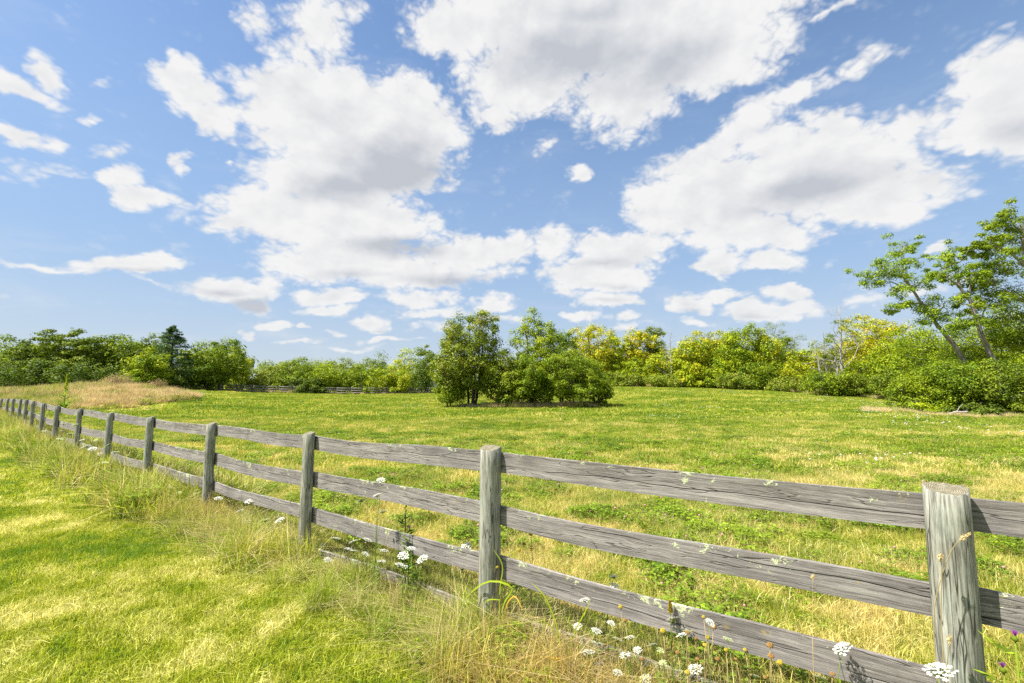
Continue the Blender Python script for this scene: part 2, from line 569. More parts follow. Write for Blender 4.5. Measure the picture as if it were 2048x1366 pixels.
# weathered rail
wm, N = new_mat('weathered rail')
tcn = N.n('ShaderNodeTexCoord')
oi = N.n('ShaderNodeObjectInfo')
off = N.vm('SCALE', (17.3, 9.1, 5.7), scale=N.m('MULTIPLY', oi.outputs['Random'], 20))
P = N.vm('ADD', tcn.outputs['Object'], off)
knot = N.noise(N.scale(P, (1.1, 0, 2.2)), 1.6, 2, .5)
gv = N.vm('ADD', N.scale(P, (1.2, 16, 60)), N.vm('SCALE', (0, 0, 1), scale=N.m('MULTIPLY', knot, 2.4)))
grain = N.noise(gv, 1.5, 6, .65, .4)
fineg = N.noise(N.scale(gv, (7, 3, 4.5)), 1.5, 5, .78)
blotch = N.noise(P, 3.2, 4, .6)
k = N.m('ADD', N.m('MULTIPLY', grain, .5), N.m('MULTIPLY', fineg, .5))
wood = N.mix(N.step(k, .33, .66), (.085, .075, .068), (.40, .368, .338))
wood = N.mix(N.m('MULTIPLY', N.step(blotch, .40, .70), .5), wood, (.13, .12, .12))
crack = N.step(N.m('ABSOLUTE', N.m('SUBTRACT', N.noise(N.scale(gv, (.55, .3, .12)), 1.6, 3, .55), .5)), .010, .0)
wood = N.mix(N.m('MULTIPLY', crack, .55), wood, (.03, .026, .022))
sz = N.n('ShaderNodeSeparateXYZ')
N.l(tcn.outputs['Object'], sz.inputs[0])
topb = N.step(sz.outputs[2], -.12, .0)
ln_ = N.noise(P, 13, 5, .7, .5)
lz = N.noise(P, 2.2, 2, .5)
lichen = N.step(N.m('ADD', ln_, N.m('ADD', N.m('MULTIPLY', topb, .11), N.m('MULTIPLY', N.m('SUBTRACT', lz, .5), .5))), .69, .74)
lichen = N.m('MULTIPLY', lichen, N.step(N.noise(P, 60, 3, .7), .38, .5))
l2 = N.step(N.m('ADD', N.noise(P, 22, 4, .7, .3), N.m('MULTIPLY', topb, .10)), .735, .77)
wood = N.mix(N.m('MULTIPLY', l2, .8), wood, (.45, .32, .08))
sx_ = N.n('ShaderNodeCombineXYZ')
N.l(sz.outputs[0], sx_.inputs[0]); N.l(N.m('MULTIPLY', oi.outputs['Random'], 50), sx_.inputs[1])
wob = N.noise(sx_.outputs[0], 2.2, 3, .5)
msk = N.noise(N.vm('ADD', sx_.outputs[0], (0, 9, 0)), 1.1, 2)
cz = N.m('ADD', N.m('ADD', -.035, N.m('MULTIPLY', oi.outputs['Random'], -.07)), N.m('MULTIPLY', N.m('SUBTRACT', wob, .5), .05))
dz = N.m('SUBTRACT', sz.outputs[2], cz)
split = N.m('MULTIPLY', N.step(N.m('ABSOLUTE', dz), .0035, .0008), N.step(msk, .44, .50))
dark = N.m('MULTIPLY', N.step(dz, -.01, .03), N.step(N.noise(N.scale(P, (2.5, 1, 12)), 1.5, 5, .65), .40, .62))
wood = N.mix(N.m('MULTIPLY', dark, .42), wood, (.085, .075, .065))
wood = N.mix(split, wood, (.02, .018, .016))
wood = N.mix(lichen, wood, (.52, .56, .34))
bh = N.m('ADD', N.m('ADD', k, N.m('MULTIPLY', N.m('ADD', crack, split), -.8)), N.m('MULTIPLY', lichen, .5))
finish(N, wood, .88, bump=bh, bstr=.8, bdist=.006, spec=.2)
M_RAIL = wm

pm, N = new_mat('weathered post')
tcn = N.n('ShaderNodeTexCoord')
oi = N.n('ShaderNodeObjectInfo')
off = N.vm('SCALE', (7.3, 19.1, 2.7), scale=N.m('MULTIPLY', oi.outputs['Random'], 20))
P = N.vm('ADD', tcn.outputs['Object'], off)
grain = N.noise(N.scale(P, (46, 46, 2.2)), 1.4, 6, .65, .5)
fineg = N.noise(N.scale(P, (110, 110, 8)), 1.4, 4, .65)
blotch = N.noise(N.scale(P, (1, 1, .5)), 9, 4, .6)
k = N.m('ADD', N.m('MULTIPLY', grain, .6), N.m('MULTIPLY', fineg, .4))
wood = N.mix(N.step(k, .36, .64), (.095, .095, .078), (.41, .405, .335))
wood = N.mix(N.m('MULTIPLY', N.step(blotch, .52, .72), .45), wood, (.33, .375, .31))
wood = N.mix(N.m('MULTIPLY', N.step(N.noise(P, 4, 3), .48, .7), .4), wood, (.17, .16, .10))
crack = N.step(N.m('ABSOLUTE', N.m('SUBTRACT', N.noise(N.scale(P, (13, 13, .9)), 1.1, 3, .5), .5)), .010, .0)
wood = N.mix(N.m('MULTIPLY', crack, .85), wood, (.035, .032, .025))
finish(N, wood, .88, bump=N.m('ADD', k, N.m('MULTIPLY', crack, -.8)), bstr=.8, bdist=.005, spec=.2)
M_POST = pm

em, N = new_mat('post end grain')
tcn = N.n('ShaderNodeTexCoord')
pp = N.vm('ADD', tcn.outputs['Object'], (0, .02, 0))
dd = N.vm('LENGTH', N.vm('MULTIPLY', pp, (1, 1, 0)))
ring = N.m('SINE', N.m('MULTIPLY', N.m('ADD', dd, N.m('MULTIPLY', N.noise(tcn.outputs['Object'], 30, 3), .008)), 900))
c = N.mix(N.step(ring, -1, 1), (.13, .11, .075), (.30, .27, .19))
c = N.mix(N.m('MULTIPLY', N.step(N.noise(tcn.outputs['Object'], 45, 5, .7), .42, .62), .7), c, (.12, .11, .06))
finish(N, c, .9, bump=ring, bstr=.3, bdist=.003)
M_END = em

# ------------------------------------------------------------------ ground sheet
def build_ground():
    k = np.linspace(-1, 1, 321)
    gx = np.sinh(k * 4.2) / np.sinh(4.2) * 900
    t = np.linspace(-.75, 1, 361)
    gy = np.sinh(t * 4.6) / np.sinh(4.6) * 1100 + 3
    X, Y = np.meshgrid(gx, gy)
    Z = terrain(X, Y)
    rg = np.random.default_rng(3)
    Z = Z + .012 * rg.standard_normal(Z.shape) * (np.hypot(X, Y) < 15)
    V = np.stack([X, Y, Z], -1).reshape(-1, 3)
    nx, ny = len(gx), len(gy)
    i = (np.arange(ny - 1)[:, None] * nx + np.arange(nx - 1)[None, :])
    Q = np.stack([i, i + 1, i + nx + 1, i + nx], -1).reshape(-1, 4)
    m = MB()
    m.add(V, Q)
    o = m.build('ground', M_GROUND, smooth_=True)
    tag(o, 'wide grassy ground, mown lawn near the fence and meadow beyond it', 'ground', kind='structure')


build_ground()

# ------------------------------------------------------------------ wooden fence
POSTS = np.array([(1.84, 2.0), (-.16, 3.39), (-2.12, 4.85), (-4.08, 6.29), (-6.05, 7.74), (-8.01, 9.19), (-9.98, 10.63), (-11.93, 12.09),
                  (-13.85, 13.61), (-15.75, 15.14), (-17.63, 16.69), (-19.52, 18.23), (-21.43, 19.75), (-23.35, 21.26), (-25.29, 22.73), (-27.2, 24.2), (-29.1, 25.7)])
PTOP = [1.335, 1.32, 1.285, 1.27, 1.262, 1.255, 1.27, 1.28, 1.29, 1.315, 1.325, 1.31, 1.285, 1.255, 1.22, 1.2, 1.19]
PDIA = [.147, .152, .138, .142, .135, .14, .13, .145, .14, .145, .14, .13, .135, .14, .14, .14, .14]
extra = POSTS[0] + (POSTS[0] - POSTS[1])              # the post just outside the frame on the right
POSTS = np.vstack([extra, POSTS]); PTOP = [1.33] + PTOP; PDIA = [.15] + PDIA
FD = np.array([-.795, .607]) / np.hypot(.795, .607)   # along the fence, away from the camera
FN = np.array([-FD[1], FD[0]]); FN = FN if FN @ np.array([-1, -1]) > 0 else -FN   # towards the viewer
fr = random.Random(5)
fence = empty('wooden_fence', (POSTS[1][0], POSTS[1][1], 0), 'weathered grey four rail wooden fence running beside the mown lawn', 'fence')


def make_post(i, x, y, top, dia):
    """half-round post: flat face towards the rails, top sawn at a slant"""
    r = dia / 2
    n = 28
    ring = []
    for a in range(n):
        th = 2 * math.pi * a / n
        px_, py_ = math.cos(th) * r, math.sin(th) * r
        py_ = max(py_, -r) if py_ < r * .35 else r * .35
        ring.append((px_, py_))          # local +y is towards the rails (away from the viewer)
    ring = np.array(ring)
    rn = np.random.default_rng(100 + i)
    zs = np.array([-.15, 0, .1, .22, .34, .46, .58, .7, .82, .94, 1.06, 1.18, 1.3]) / 1.3 * (top - .002)
    wob = 1 + .03 * np.cumsum(rn.standard_normal((len(zs), 1)), 0) * .25
    V = []
    rough = 1 + .014 * rn.standard_normal(n)
    for k, z in enumerate(zs):
        rr = ring * rough[:, None] * wob[k] * (1.04 - .05 * k / len(zs)) * (1 + .006 * rn.standard_normal((n, 1)))
        zz = np.full(n, z)
        if k == len(zs) - 1:
            zz = z + rr[:, 1] * .30 - .004 + .0025 * rn.standard_normal(n)
        V.append(np.column_stack([rr, zz]))
    # rounded worn edge
    last = V[-1]
    V.append(np.column_stack([last[:, :2] * .95, last[:, 2] + .004]))
    m = MB()
    V = np.array(V)
    L = len(V)
    j = np.arange(n); k = (j + 1) % n
    Q = np.concatenate([np.stack([a * n + j, a * n + k, (a + 1) * n + k, (a + 1) * n + j], -1) for a in range(L - 1)])
    m.add(V.reshape(-1, 3), Q, None, 0)
    # end grain
    c = V[-1].mean(0)
    inner = V[-1] * np.array([.5, .5, 1]) + np.array([0, 0, -.002])
    inner[:, 2] = V[-1][:, 2].mean() * .5 + V[-1][:, 2] * .5 - .003
    T = np.vstack([V[-1], inner, c + np.array([0, 0, -.004])])
    Q2 = np.stack([j, k, n + k, n + j], -1)
    m.add(T, Q2, [(n + a, n + (a + 1) % n, 2 * n) for a in range(n)], 1)
    o = m.build('post', [M_POST, M_END], fence, smooth_=False)
    me = o.data
    sm = np.array([p.material_index == 0 for p in me.polygons])
    me.polygons.foreach_set('use_smooth', sm)
    o.location = (x - POSTS[1][0], y - POSTS[1][1], 0)
    ang = math.atan2(-FN[1], -FN[0]) - math.pi / 2
    o.rotation_euler = (R(fr.uniform(-.6, .6)), R(fr.uniform(-.8, .8)), ang + R(fr.uniform(-6, 6)))
    return o


for i, ((x, y), t, d) in enumerate(zip(POSTS, PTOP, PDIA)):
    make_post(i, x, y, t, d)
LEVEL = [1.285, .905, .552, .175]
RH = .141


def rail(i, lv):
    a = POSTS[i]; b = POSTS[i + 1]
    rn = np.random.default_rng(i * 11 + lv)
    L = np.linalg.norm(b - a)
    n = 26
    s = np.linspace(0, 1, n)
    z0 = LEVEL[lv] + (PTOP[i] - 1.325) * .9 + rn.uniform(-.012, .012)
    z1 = LEVEL[lv] + (PTOP[i + 1] - 1.325) * .9 + rn.uniform(-.012, .012)
    if i == 1: z0, z1 = LEVEL[lv] + .0, LEVEL[lv] + .0
    sag = -.006 - abs(rn.normal(0, .009))
    bow = rn.normal(0, .02)
    ctr = np.zeros((n, 3))
    ctr[:, 0] = s * L
    ctr[:, 2] = (z1 - z0) * s + sag * 4 * s * (1 - s) + rn.normal(0, .007) * np.sin(s * 2 * np.pi)
    ctr[:, 1] = bow * np.sin(s * np.pi) * 4 * s * (1 - s)
    h = RH * rn.uniform(.93, 1.06)
    th = .023
    rows = 5
    top = .0016 * np.cumsum(rn.standard_normal(n)) * .6
    bot = .0016 * np.cumsum(rn.standard_normal(n)) * .6
    cup = rn.uniform(-.002, .002)
    V = []
    prof = []
    for r_ in range(rows):
        prof.append((-th / 2, -h * r_ / (rows - 1), r_))
    for r_ in range(rows):
        prof.append((th / 2, -h * (1 - r_ / (rows - 1)), rows - 1 - r_))
    for (py_, pz_, r_) in prof:
        e = ctr.copy()
        w = r_ / (rows - 1)
        e[:, 1] += py_ + cup * 4 * w * (1 - w)
        e[:, 2] += pz_ + top * (1 - w) + bot * w
        V.append(e)
    V = np.array(V)                 # profile x n x 3
    m = len(prof)
    # local x along the rail, viewer side is local -y
    idx = np.arange(m * n).reshape(m, n)
    Q = []
    for p_ in range(m):
        q_ = (p_ + 1) % m
        Q.append(np.stack([idx[p_, :-1], idx[p_, 1:], idx[q_, 1:], idx[q_, :-1]], -1))
    Q = np.concatenate(Q)
    mb = MB()
    mb.add(V.reshape(-1, 3), Q[:, ::-1])
    ends = []
    for col_ in (0, n - 1):
        for r_ in range(rows - 1):
            ends.append((idx[r_, col_], idx[r_ + 1, col_], idx[m - 2 - r_, col_], idx[m - 1 - r_, col_]))
    mb.q.append(np.array(ends)); mb.qm.append(np.zeros(len(ends)))
    o = mb.build('rail', M_RAIL, fence, smooth_=False)
    offs = -FN * (PDIA[i] * .5 * .35 + th / 2 + .008)
    pa = a + offs + rn.uniform(-.004, .004) * FN
    dirv_ = (b - a) / L
    o.location = (pa[0] - POSTS[1][0], pa[1] - POSTS[1][1], z0)
    # orient so that local -y faces the viewer
    ang = math.atan2(dirv_[1], dirv_[0])
    ly = np.array([-math.sin(ang), math.cos(ang)])
    o.rotation_euler = (0, 0, ang)
    if ly @ FN > 0:
        pass
    return o


for i in range(len(POSTS) - 1):
    for lv in range(4):
        rail(i, lv)

# ------------------------------------------------------------------ distant three rail fence by the left trees
def lerp_px(px):
    Y = np.interp((px - 1024) / F, EU, ED) - 2.0
    return at(px, Y), Y


far_root = empty('paddock_fence', (*lerp_px(330), 0), 'low dark grey three rail fence in front of the far bushes', 'fence')
fx0, fy0 = lerp_px(330)
pts = [lerp_px(p) for p in np.linspace(300, 905, 22)]
for i, (x, y) in enumerate(pts):
    m = MB()
    m.tube([(0, 0, -.1), (0, 0, .6), (0, 0, 1.22 + fr.uniform(-.05, .05))], [.075, .07, .068], 7)
    o = m.build('post', BARKG, far_root)
    o.location = (x - fx0, y - fy0, tz(x, y))
for i in range(len(pts) - 1):
    for lv in range(3):
        (x0, y0), (x1, y1) = pts[i], pts[i + 1]
        z0 = tz(x0, y0) + 1.1 - lv * .36; z1 = tz(x1, y1) + 1.1 - lv * .36
        m = MB()
        dx, dy = x1 - x0, y1 - y0
        V = []
        for (t_, zz) in ((0, z0), (1, z1)):
            for (oy, oz) in ((-.11, 0), (-.08, 0), (-.08, -.15), (-.11, -.15)):
                V.append((dx * t_, dy * t_ + oy, zz + oz))
        m.add(V, [(0, 1, 5, 4), (1, 2, 6, 5), (2, 3, 7, 6), (3, 0, 4, 7), (0, 3, 2, 1), (4, 5, 6, 7)])
        o = m.build('rail', BARKG, far_root)
        o.location = (x0 - fx0, y0 - fy0, 0)


# ------------------------------------------------------------------ grass, clover and weeds (countless: scattered as stuff)
def blades(m, rg, n, rad, h0, h1, w, lean, mat=0, curl=.5, clump=0):
    """n bent tapering blades in a disc"""
    if clump:
        cc = rg.uniform(-rad, rad, (clump, 2))
        base = cc[rg.integers(0, clump, n)] + rg.normal(0, rad * .12, (n, 2))
    else:
        a = rg.uniform(0, 2 * np.pi, n); r_ = rad * np.sqrt(rg.uniform(0, 1, n))
        base = np.column_stack([r_ * np.cos(a), r_ * np.sin(a)])
    h = rg.uniform(h0, h1, n)
    th = rg.uniform(0, 2 * np.pi, n)
    d = np.column_stack([np.cos(th), np.sin(th)])
    l_ = np.abs(rg.normal(0, lean, n)) * h
    th2 = rg.uniform(0, 2 * np.pi, n)
    b = np.column_stack([np.cos(th2), np.sin(th2)]) * (w * rg.uniform(.6, 1.3, n))[:, None] * .5
    z = np.zeros(n)
    def P(s, wf):
        c = np.column_stack([base + d * (l_ * s ** (1 + curl))[:, None], h * (s - .35 * (l_ / h).clip(0, 1.2) * s ** 3)])
        bb = np.column_stack([b * wf, z])
        return c - bb, c + bb
    p0, p1 = P(0, 1); p2, p3 = P(.5, .9); p4, p5 = P(1, .12)
    V = np.stack([p0, p1, p3, p2, p5, p4], 1)
    i = np.arange(n)[:, None] * 6
    Q = np.concatenate([i + np.array([[0, 1, 2, 3]]), i + np.array([[3, 2, 4, 5]])])
    m.add(V.reshape(-1, 3), Q, None, mat)


def clovers(m, rg, n, rad, h, size, mat, bloom=0, bmat=0):
    a = rg.uniform(0, 2 * np.pi, n); r_ = rad * np.sqrt(rg.uniform(0, 1, n))
    c = np.column_stack([r_ * np.cos(a), r_ * np.sin(a), h * rg.uniform(.35, 1, n) * (1 - .5 * (r_ / rad) ** 2)])
    for k in range(3):
        t = rg.uniform(0, .5, n) + k * 2.09 + a
        ax = np.column_stack([np.cos(t), np.sin(t), rg.uniform(-.2, .35, n)])
        nr = np.column_stack([rg.normal(0, .35, n), rg.normal(0, .35, n), np.ones(n)])
        s = size * rg.uniform(.7, 1.2, n)
        m.leaves(c + ax * s[:, None] * .5, ax, nr, s, s * .7, mat)
    for _ in range(bloom):
        q = c[rg.integers(0, n)] + np.array([0, 0, .02])
        ball(m, q, size * .42, bmat, rg)


def ball(m, c, r_, mat, rg, squash=1.0):
    th = np.arange(6) / 6 * 2 * np.pi
    V = [(0, 0, -r_ * squash)]
    for zz, rr in ((-.45, .85), (.35, .95)):
        V += [(math.cos(t) * rr * r_, math.sin(t) * rr * r_, zz * r_ * squash) for t in th]
    V.append((0, 0, r_ * squash))
    T = [(0, 1 + (k + 1) % 6, 1 + k) for k in range(6)] + [(13, 7 + k, 7 + (k + 1) % 6) for k in range(6)]
    Q = [(1 + k, 1 + (k + 1) % 6, 7 + (k + 1) % 6, 7 + k) for k in range(6)]
    m.add(np.array(V) + np.asarray(c), Q, T, mat)


def collection_of(name, makers, mats):
    col_ = bpy.data.collections.new(name)
    for k, fn in enumerate(makers):
        m = MB()
        fn(m, np.random.default_rng(hash(name) % 1000 + k if False else sum(map(ord, name)) + k * 7))
        me = m.mesh('%s %02d' % (name, k), mats)
        o = bpy.data.objects.new('%s %02d' % (name, k), me)
        col_.objects.link(o)
    return col_


def scatter(name, pts, scl, idx, tilt, col_, label, cat, seed=1):
    rg = np.random.default_rng(seed)
    n = len(pts)
    me = bpy.data.meshes.new(name)
    me.vertices.add(n)
    me.vertices.foreach_set('co', np.asarray(pts, np.float32).ravel())
    rot = np.column_stack([rg.normal(0, tilt, n), rg.normal(0, tilt, n), rg.uniform(0, 6.283, n)]).astype(np.float32)
    a = me.attributes.new('rot', 'FLOAT_VECTOR', 'POINT'); a.data.foreach_set('vector', rot.ravel())
    a = me.attributes.new('scl', 'FLOAT', 'POINT'); a.data.foreach_set('value', (np.ones(n) * scl).astype(np.float32))
    a = me.attributes.new('idx', 'INT', 'POINT'); a.data.foreach_set('value', np.asarray(idx, np.int32))
    o = bpy.data.objects.new(name, me)
    C.objects.link(o)
    tag(o, label, cat, kind='stuff')
    g_ = bpy.data.node_groups.new('scatter ' + name, 'GeometryNodeTree')
    g_.interface.new_socket('Geometry', in_out='INPUT', socket_type='NodeSocketGeometry')
    g_.interface.new_socket('Geometry', in_out='OUTPUT', socket_type='NodeSocketGeometry')
    G = NT(g_)
    gi = G.n('NodeGroupInput'); go = G.n('NodeGroupOutput')
    ci = G.n('GeometryNodeCollectionInfo')
    ci.inputs['Collection'].default_value = col_
    ci.inputs['Separate Children'].default_value = True
    ci.inputs['Reset Children'].default_value = True
    def attr(nm, ty):
        k = G.n('GeometryNodeInputNamedAttribute', data_type=ty)
        k.inputs['Name'].default_value = nm
        return [s_ for s_ in k.outputs if s_.enabled and s_.name == 'Attribute'][0]
    ip = G.n('GeometryNodeInstanceOnPoints')
    G.l(gi.outputs[0], ip.inputs['Points'])
    G.l(ci.outputs[0], ip.inputs['Instance'])
    ip.inputs['Pick Instance'].default_value = True
    G.l(attr('idx', 'INT'), ip.inputs['Instance Index'])
    G.l(attr('rot', 'FLOAT_VECTOR'), ip.inputs['Rotation'])
    G.l(attr('scl', 'FLOAT'), ip.inputs['Scale'])
    G.l(ip.outputs[0], go.inputs[0])
    md = o.modifiers.new('scatter', 'NODES')
    md.node_group = g_
    return o


def side(x, y):
    """signed distance from the fence line, positive in the field"""
    return ((x - 1.84) * .607 + (y - 2.0) * .795)


def wedge(sp, r0, r1, seed, umax=1.32):
    rg = np.random.default_rng(seed)
    k = int(r1 / sp) + 2
    gx, gy = np.meshgrid(np.arange(-int(k * 1.6), int(k * 1.6)) * sp, np.arange(0, k) * sp)
    x = (gx + rg.uniform(-.5, .5, gx.shape) * sp).ravel(); y = (gy + rg.uniform(-.5, .5, gy.shape) * sp).ravel()
    ok = (y >= r0) & (y < r1) & (np.abs(x) < y * umax + 1.2)
    return x[ok], y[ok], rg


def put(name, x, y, rg, s0, s1, ncol, tilt, col_, label, cat, seed):
    z = terrain(x, y)
    scatter(name, np.column_stack([x, y, z]), rg.uniform(s0, s1, len(x)), rg.integers(0, ncol, len(x)), tilt, col_, label, cat, seed)


FM = [M_FIELD, M_CLOVER, M_WHITE, M_PINK, M_TALLD]
# near field
c_near = collection_of('field near', [
    lambda m, rg: (blades(m, rg, 900, .38, .04, .13, .0042, .8), blades(m, rg, 160, .38, .05, .16, .0035, 1.0, 4)),
    lambda m, rg: (blades(m, rg, 950, .38, .03, .11, .0045, .9), clovers(m, rg, 25, .3, .12, .026, 1)),
    lambda m, rg: (blades(m, rg, 800, .38, .05, .15, .004, .7), blades(m, rg, 260, .36, .06, .2, .003, .9, 4)),
    lambda m, rg: (blades(m, rg, 900, .38, .03, .10, .0045, 1.1),),
], FM)
x, y, rg = wedge(.30, 1.5, 9.5, 11)
k = side(x, y) > -.05
put('meadow_grass', x[k], y[k], rg, .8, 1.25, 4, .05, c_near, 'short dry and green meadow grass behind the near rails', 'grass', 2)
c_mid = collection_of('field mid', [
    lambda m, rg: (blades(m, rg, 900, .75, .06, .15, .011, .8), clovers(m, rg, 40, .6, .12, .05, 1)),
    lambda m, rg: (blades(m, rg, 950, .75, .05, .13, .012, .9),),
    lambda m, rg: (blades(m, rg, 900, .75, .06, .18, .010, .8), blades(m, rg, 60, .7, .1, .22, .008, .8, 4)),
    lambda m, rg: (blades(m, rg, 850, .75, .06, .14, .011, .8), clovers(m, rg, 15, .6, .15, .05, 1)),
], FM)
x, y, rg = wedge(.62, 9, 26, 12)
k = side(x, y) > .1
put('meadow_grass', x[k], y[k], rg, .8, 1.25, 4, .03, c_mid, 'green meadow grass across the middle of the field', 'grass', 3)
c_far = collection_of('field far', [
    lambda m, rg: (blades(m, rg, 520, 1.7, .08, .18, .032, .8),),
    lambda m, rg: (blades(m, rg, 560, 1.7, .07, .16, .035, .9), clovers(m, rg, 30, 1.4, .15, .11, 1)),
    lambda m, rg: (blades(m, rg, 520, 1.7, .09, .20, .030, .8),),
], FM)
x, y, rg = wedge(1.45, 25, 95, 13)
dd_ = np.interp(x / y, EU, ED)
k = (side(x, y) > .1) & (y < dd_ + 3)
put('meadow_grass', x[k], y[k], rg, .8, 1.2, 3, .02, c_far, 'pale green meadow grass out to the far trees', 'grass', 4)

# clover clumps, denser in drifts
c_clov = collection_of('clover', [
    lambda m, rg: clovers(m, rg, 130, .17, .16, .026, 0, 1, 1),
    lambda m, rg: clovers(m, rg, 80, .12, .12, .024, 0, 0, 1),
    lambda m, rg: clovers(m, rg, 190, .24, .13, .027, 0, 1, 1),
    lambda m, rg: clovers(m, rg, 60, .14, .09, .022, 0, 0, 1),
], [M_CLOVER, M_PINK])


def drift(x, y, s=.45, seed=0):
    r_ = np.zeros(len(x))
    g_ = np.random.default_rng(seed)
    for k_ in range(14):
        a = g_.uniform(0, 6.28); f_ = s * g_.uniform(.6, 3.2)
        r_ += np.sin((x * math.cos(a) + y * math.sin(a)) * f_ * 2 + g_.uniform(0, 6.28))
    return r_ / 14 ** .5


x, y, rg = wedge(.27, 2.0, 16, 14)
k = (side(x, y) > .35) & (drift(x, y, .9, 5) > -.12)
put('clover_patch', x[k], y[k], rg, .7, 1.5, 4, .05, c_clov, 'green clover with pink blooms growing through the dry meadow', 'clover', 5)
c_clov2 = collection_of('clover wide', [
    lambda m, rg: clovers(m, rg, 150, .45, .2, .06, 0, 2, 1),
    lambda m, rg: clovers(m, rg, 90, .35, .18, .055, 0, 0, 1),
], [M_CLOVER, M_WHITE])
x, y, rg = wedge(.9, 15, 45, 15)
k = (side(x, y) > .35) & (drift(x, y, .25, 6) > -.1)
put('clover_patch', x[k], y[k], rg, .5, 1.1, 2, .03, c_clov2, 'low clover drifts in the middle distance of the field', 'clover', 6)

# white blossoms sprinkled over the right and far field
c_wf = collection_of('small white flowers', [
    lambda m, rg: [ball(m, (rg.normal(0, .5), rg.normal(0, .35), rg.uniform(.14, .24)), .032, 0, rg, .45) for _ in range(7)],
    lambda m, rg: [ball(m, (rg.normal(0, .3), rg.normal(0, .3), rg.uniform(.12, .22)), .026, 0, rg, .45) for _ in range(3)],
], [M_WHITE])
x, y, rg = wedge(1.15, 9, 62, 16)
k = (side(x, y) > 1.5) & (drift(x, y, .15, 8) > .5) & (rg.uniform(0, 1, len(x)) < np.where(x > .3 * y, .5, .04))
put('meadow_flowers', x[k], y[k], rg, .7, 1.3, 2, .0, c_wf, 'tiny white blossoms sprinkled over the open field', 'flowers', 7)

# mown lawn
c_lawn = collection_of('lawn near', [
    lambda m, rg: (blades(m, rg, 1500, .33, .025, .070, .0044, 1.1),),
    lambda m, rg: (blades(m, rg, 1500, .33, .02, .060, .0046, 1.3),),
    lambda m, rg: (blades(m, rg, 1400, .33, .03, .085, .0042, 1.0),),
], [M_LAWN])
x, y, rg = wedge(.26, 1.3, 7, 17)
k = side(x, y) < -.2
put('lawn_grass', x[k], y[k], rg, .8, 1.2, 3, .04, c_lawn, 'short mown lawn at the bottom left', 'grass', 8)
c_lawn2 = collection_of('lawn far', [
    lambda m, rg: (blades(m, rg, 1500, .7, .03, .075, .0085, 1.1),),
    lambda m, rg: (blades(m, rg, 1500, .7, .03, .065, .009, 1.2),),
], [M_LAWN])
x, y, rg = wedge(.55, 6.8, 24, 18)
k = side(x, y) < -.3
put('lawn_grass', x[k], y[k], rg, .8, 1.2, 2, .03, c_lawn2, 'mown lawn stretching away along the fence', 'grass', 9)

# unmown strip under the fence
TM = [M_TALLG, M_TALLD, M_BROWN, M_CLOVER]
c_tall = collection_of('tall grass', [
    lambda m, rg: (blades(m, rg, 260, .2, .12, .36, .0055, .75, 0, .8), blades(m, rg, 70, .2, .12, .45, .004, .9, 1, .9), blades(m, rg, 26, .15, .3, .6, .006, 1.0, 0, 1.2)),
    lambda m, rg: (blades(m, rg, 170, .2, .10, .36, .005, .9, 0, .8), blades(m, rg, 120, .2, .12, .46, .004, 1.1, 1, .9), blades(m, rg, 26, .15, .3, .62, .0055, 1.1, 1, 1.2), blades(m, rg, 60, .2, .2, .45, .006, .9, 0, 1)),
    lambda m, rg: (blades(m, rg, 110, .2, .12, .34, .006, .7, 0, .8), blades(m, rg, 110, .22, .1, .4, .004, 1.3, 1, .9), blades(m, rg, 90, .2, .2, .4, .006, .9, 0, 1), blades(m, rg, 6, .16, .3, .6, .003, .3, 2, .5)),
    lambda m, rg: (blades(m, rg, 200, .22, .10, .30, .006, .9, 0, .8), clovers(m, rg, 50, .2, .25, .03, 3), blades(m, rg, 110, .22, .1, .34, .004, 1.0, 1, .9)),
], TM)
rg = np.random.default_rng(21)
P0 = POSTS[0] + (POSTS[0] - POSTS[1]) * .3


def strip(n, t0, t1, o0, o1, seed, fade=1.):
    g_ = np.random.default_rng(seed)
    t = g_.uniform(t0, t1, n); o = g_.uniform(o0, o1, n)
    b = np.array([1.84, 2.0])
    x = b[0] + FD[0] * t + FN[0] * o; y = b[1] + FD[1] * t + FN[1] * o
    return x, y, t, o, g_


def put_strip(name, n, t0, t1, o0, o1, s0, s1, ncol, col_, label, cat, seed, tilt=.1, grow=0):
    x, y, t, o, g_ = strip(n, t0, t1, o0, o1, seed)
    s = g_.uniform(s0, s1, n) * (1 + grow * (t - t0) / (t1 - t0))
    s = s * np.where((t > 2.55) & (t < 4.75), .72, 1)
    z = terrain(x, y)
    scatter(name, np.column_stack([x, y, z]), s, g_.integers(0, ncol, n), tilt, col_, label, cat, seed)


put_strip('tall_grass', 90, -1.2, 2.4, .05, .50, .45, .80, 4, c_tall, 'tall bent grass, green and straw, along the bottom rail at the right', 'grass', 35, .12)
put_strip('tall_grass', 190, 2.0, 10, .10, .62, .55, 1.0, 4, c_tall, 'tall bent grass, green and straw, along the near fence foot', 'grass', 31, .12)
c_dry = collection_of('dry tuft', [
    lambda m, rg: (blades(m, rg, 150, .2, .12, .40, .0045, 1.0, 1, 1.0), blades(m, rg, 40, .18, .2, .5, .004, 1.2, 2, 1.2)),
    lambda m, rg: (blades(m, rg, 110, .2, .15, .48, .0045, 1.2, 1, 1.2), blades(m, rg, 60, .2, .1, .35, .004, .9, 2, .9), blades(m, rg, 40, .2, .2, .4, .005, .8, 0, .9)),
], TM)
put_strip('dry_grass', 95, -1.2, 12, .05, .55, .6, 1.0, 2, c_dry, 'dry tan and brown bent grass tangled along the foot of the fence', 'dry grass', 37, .14)
put_strip('tall_grass', 40, .0, 6, -.5, -.1, .4, .7, 4, c_tall, 'tall grass on the field side of the near rails', 'grass', 32, .12)
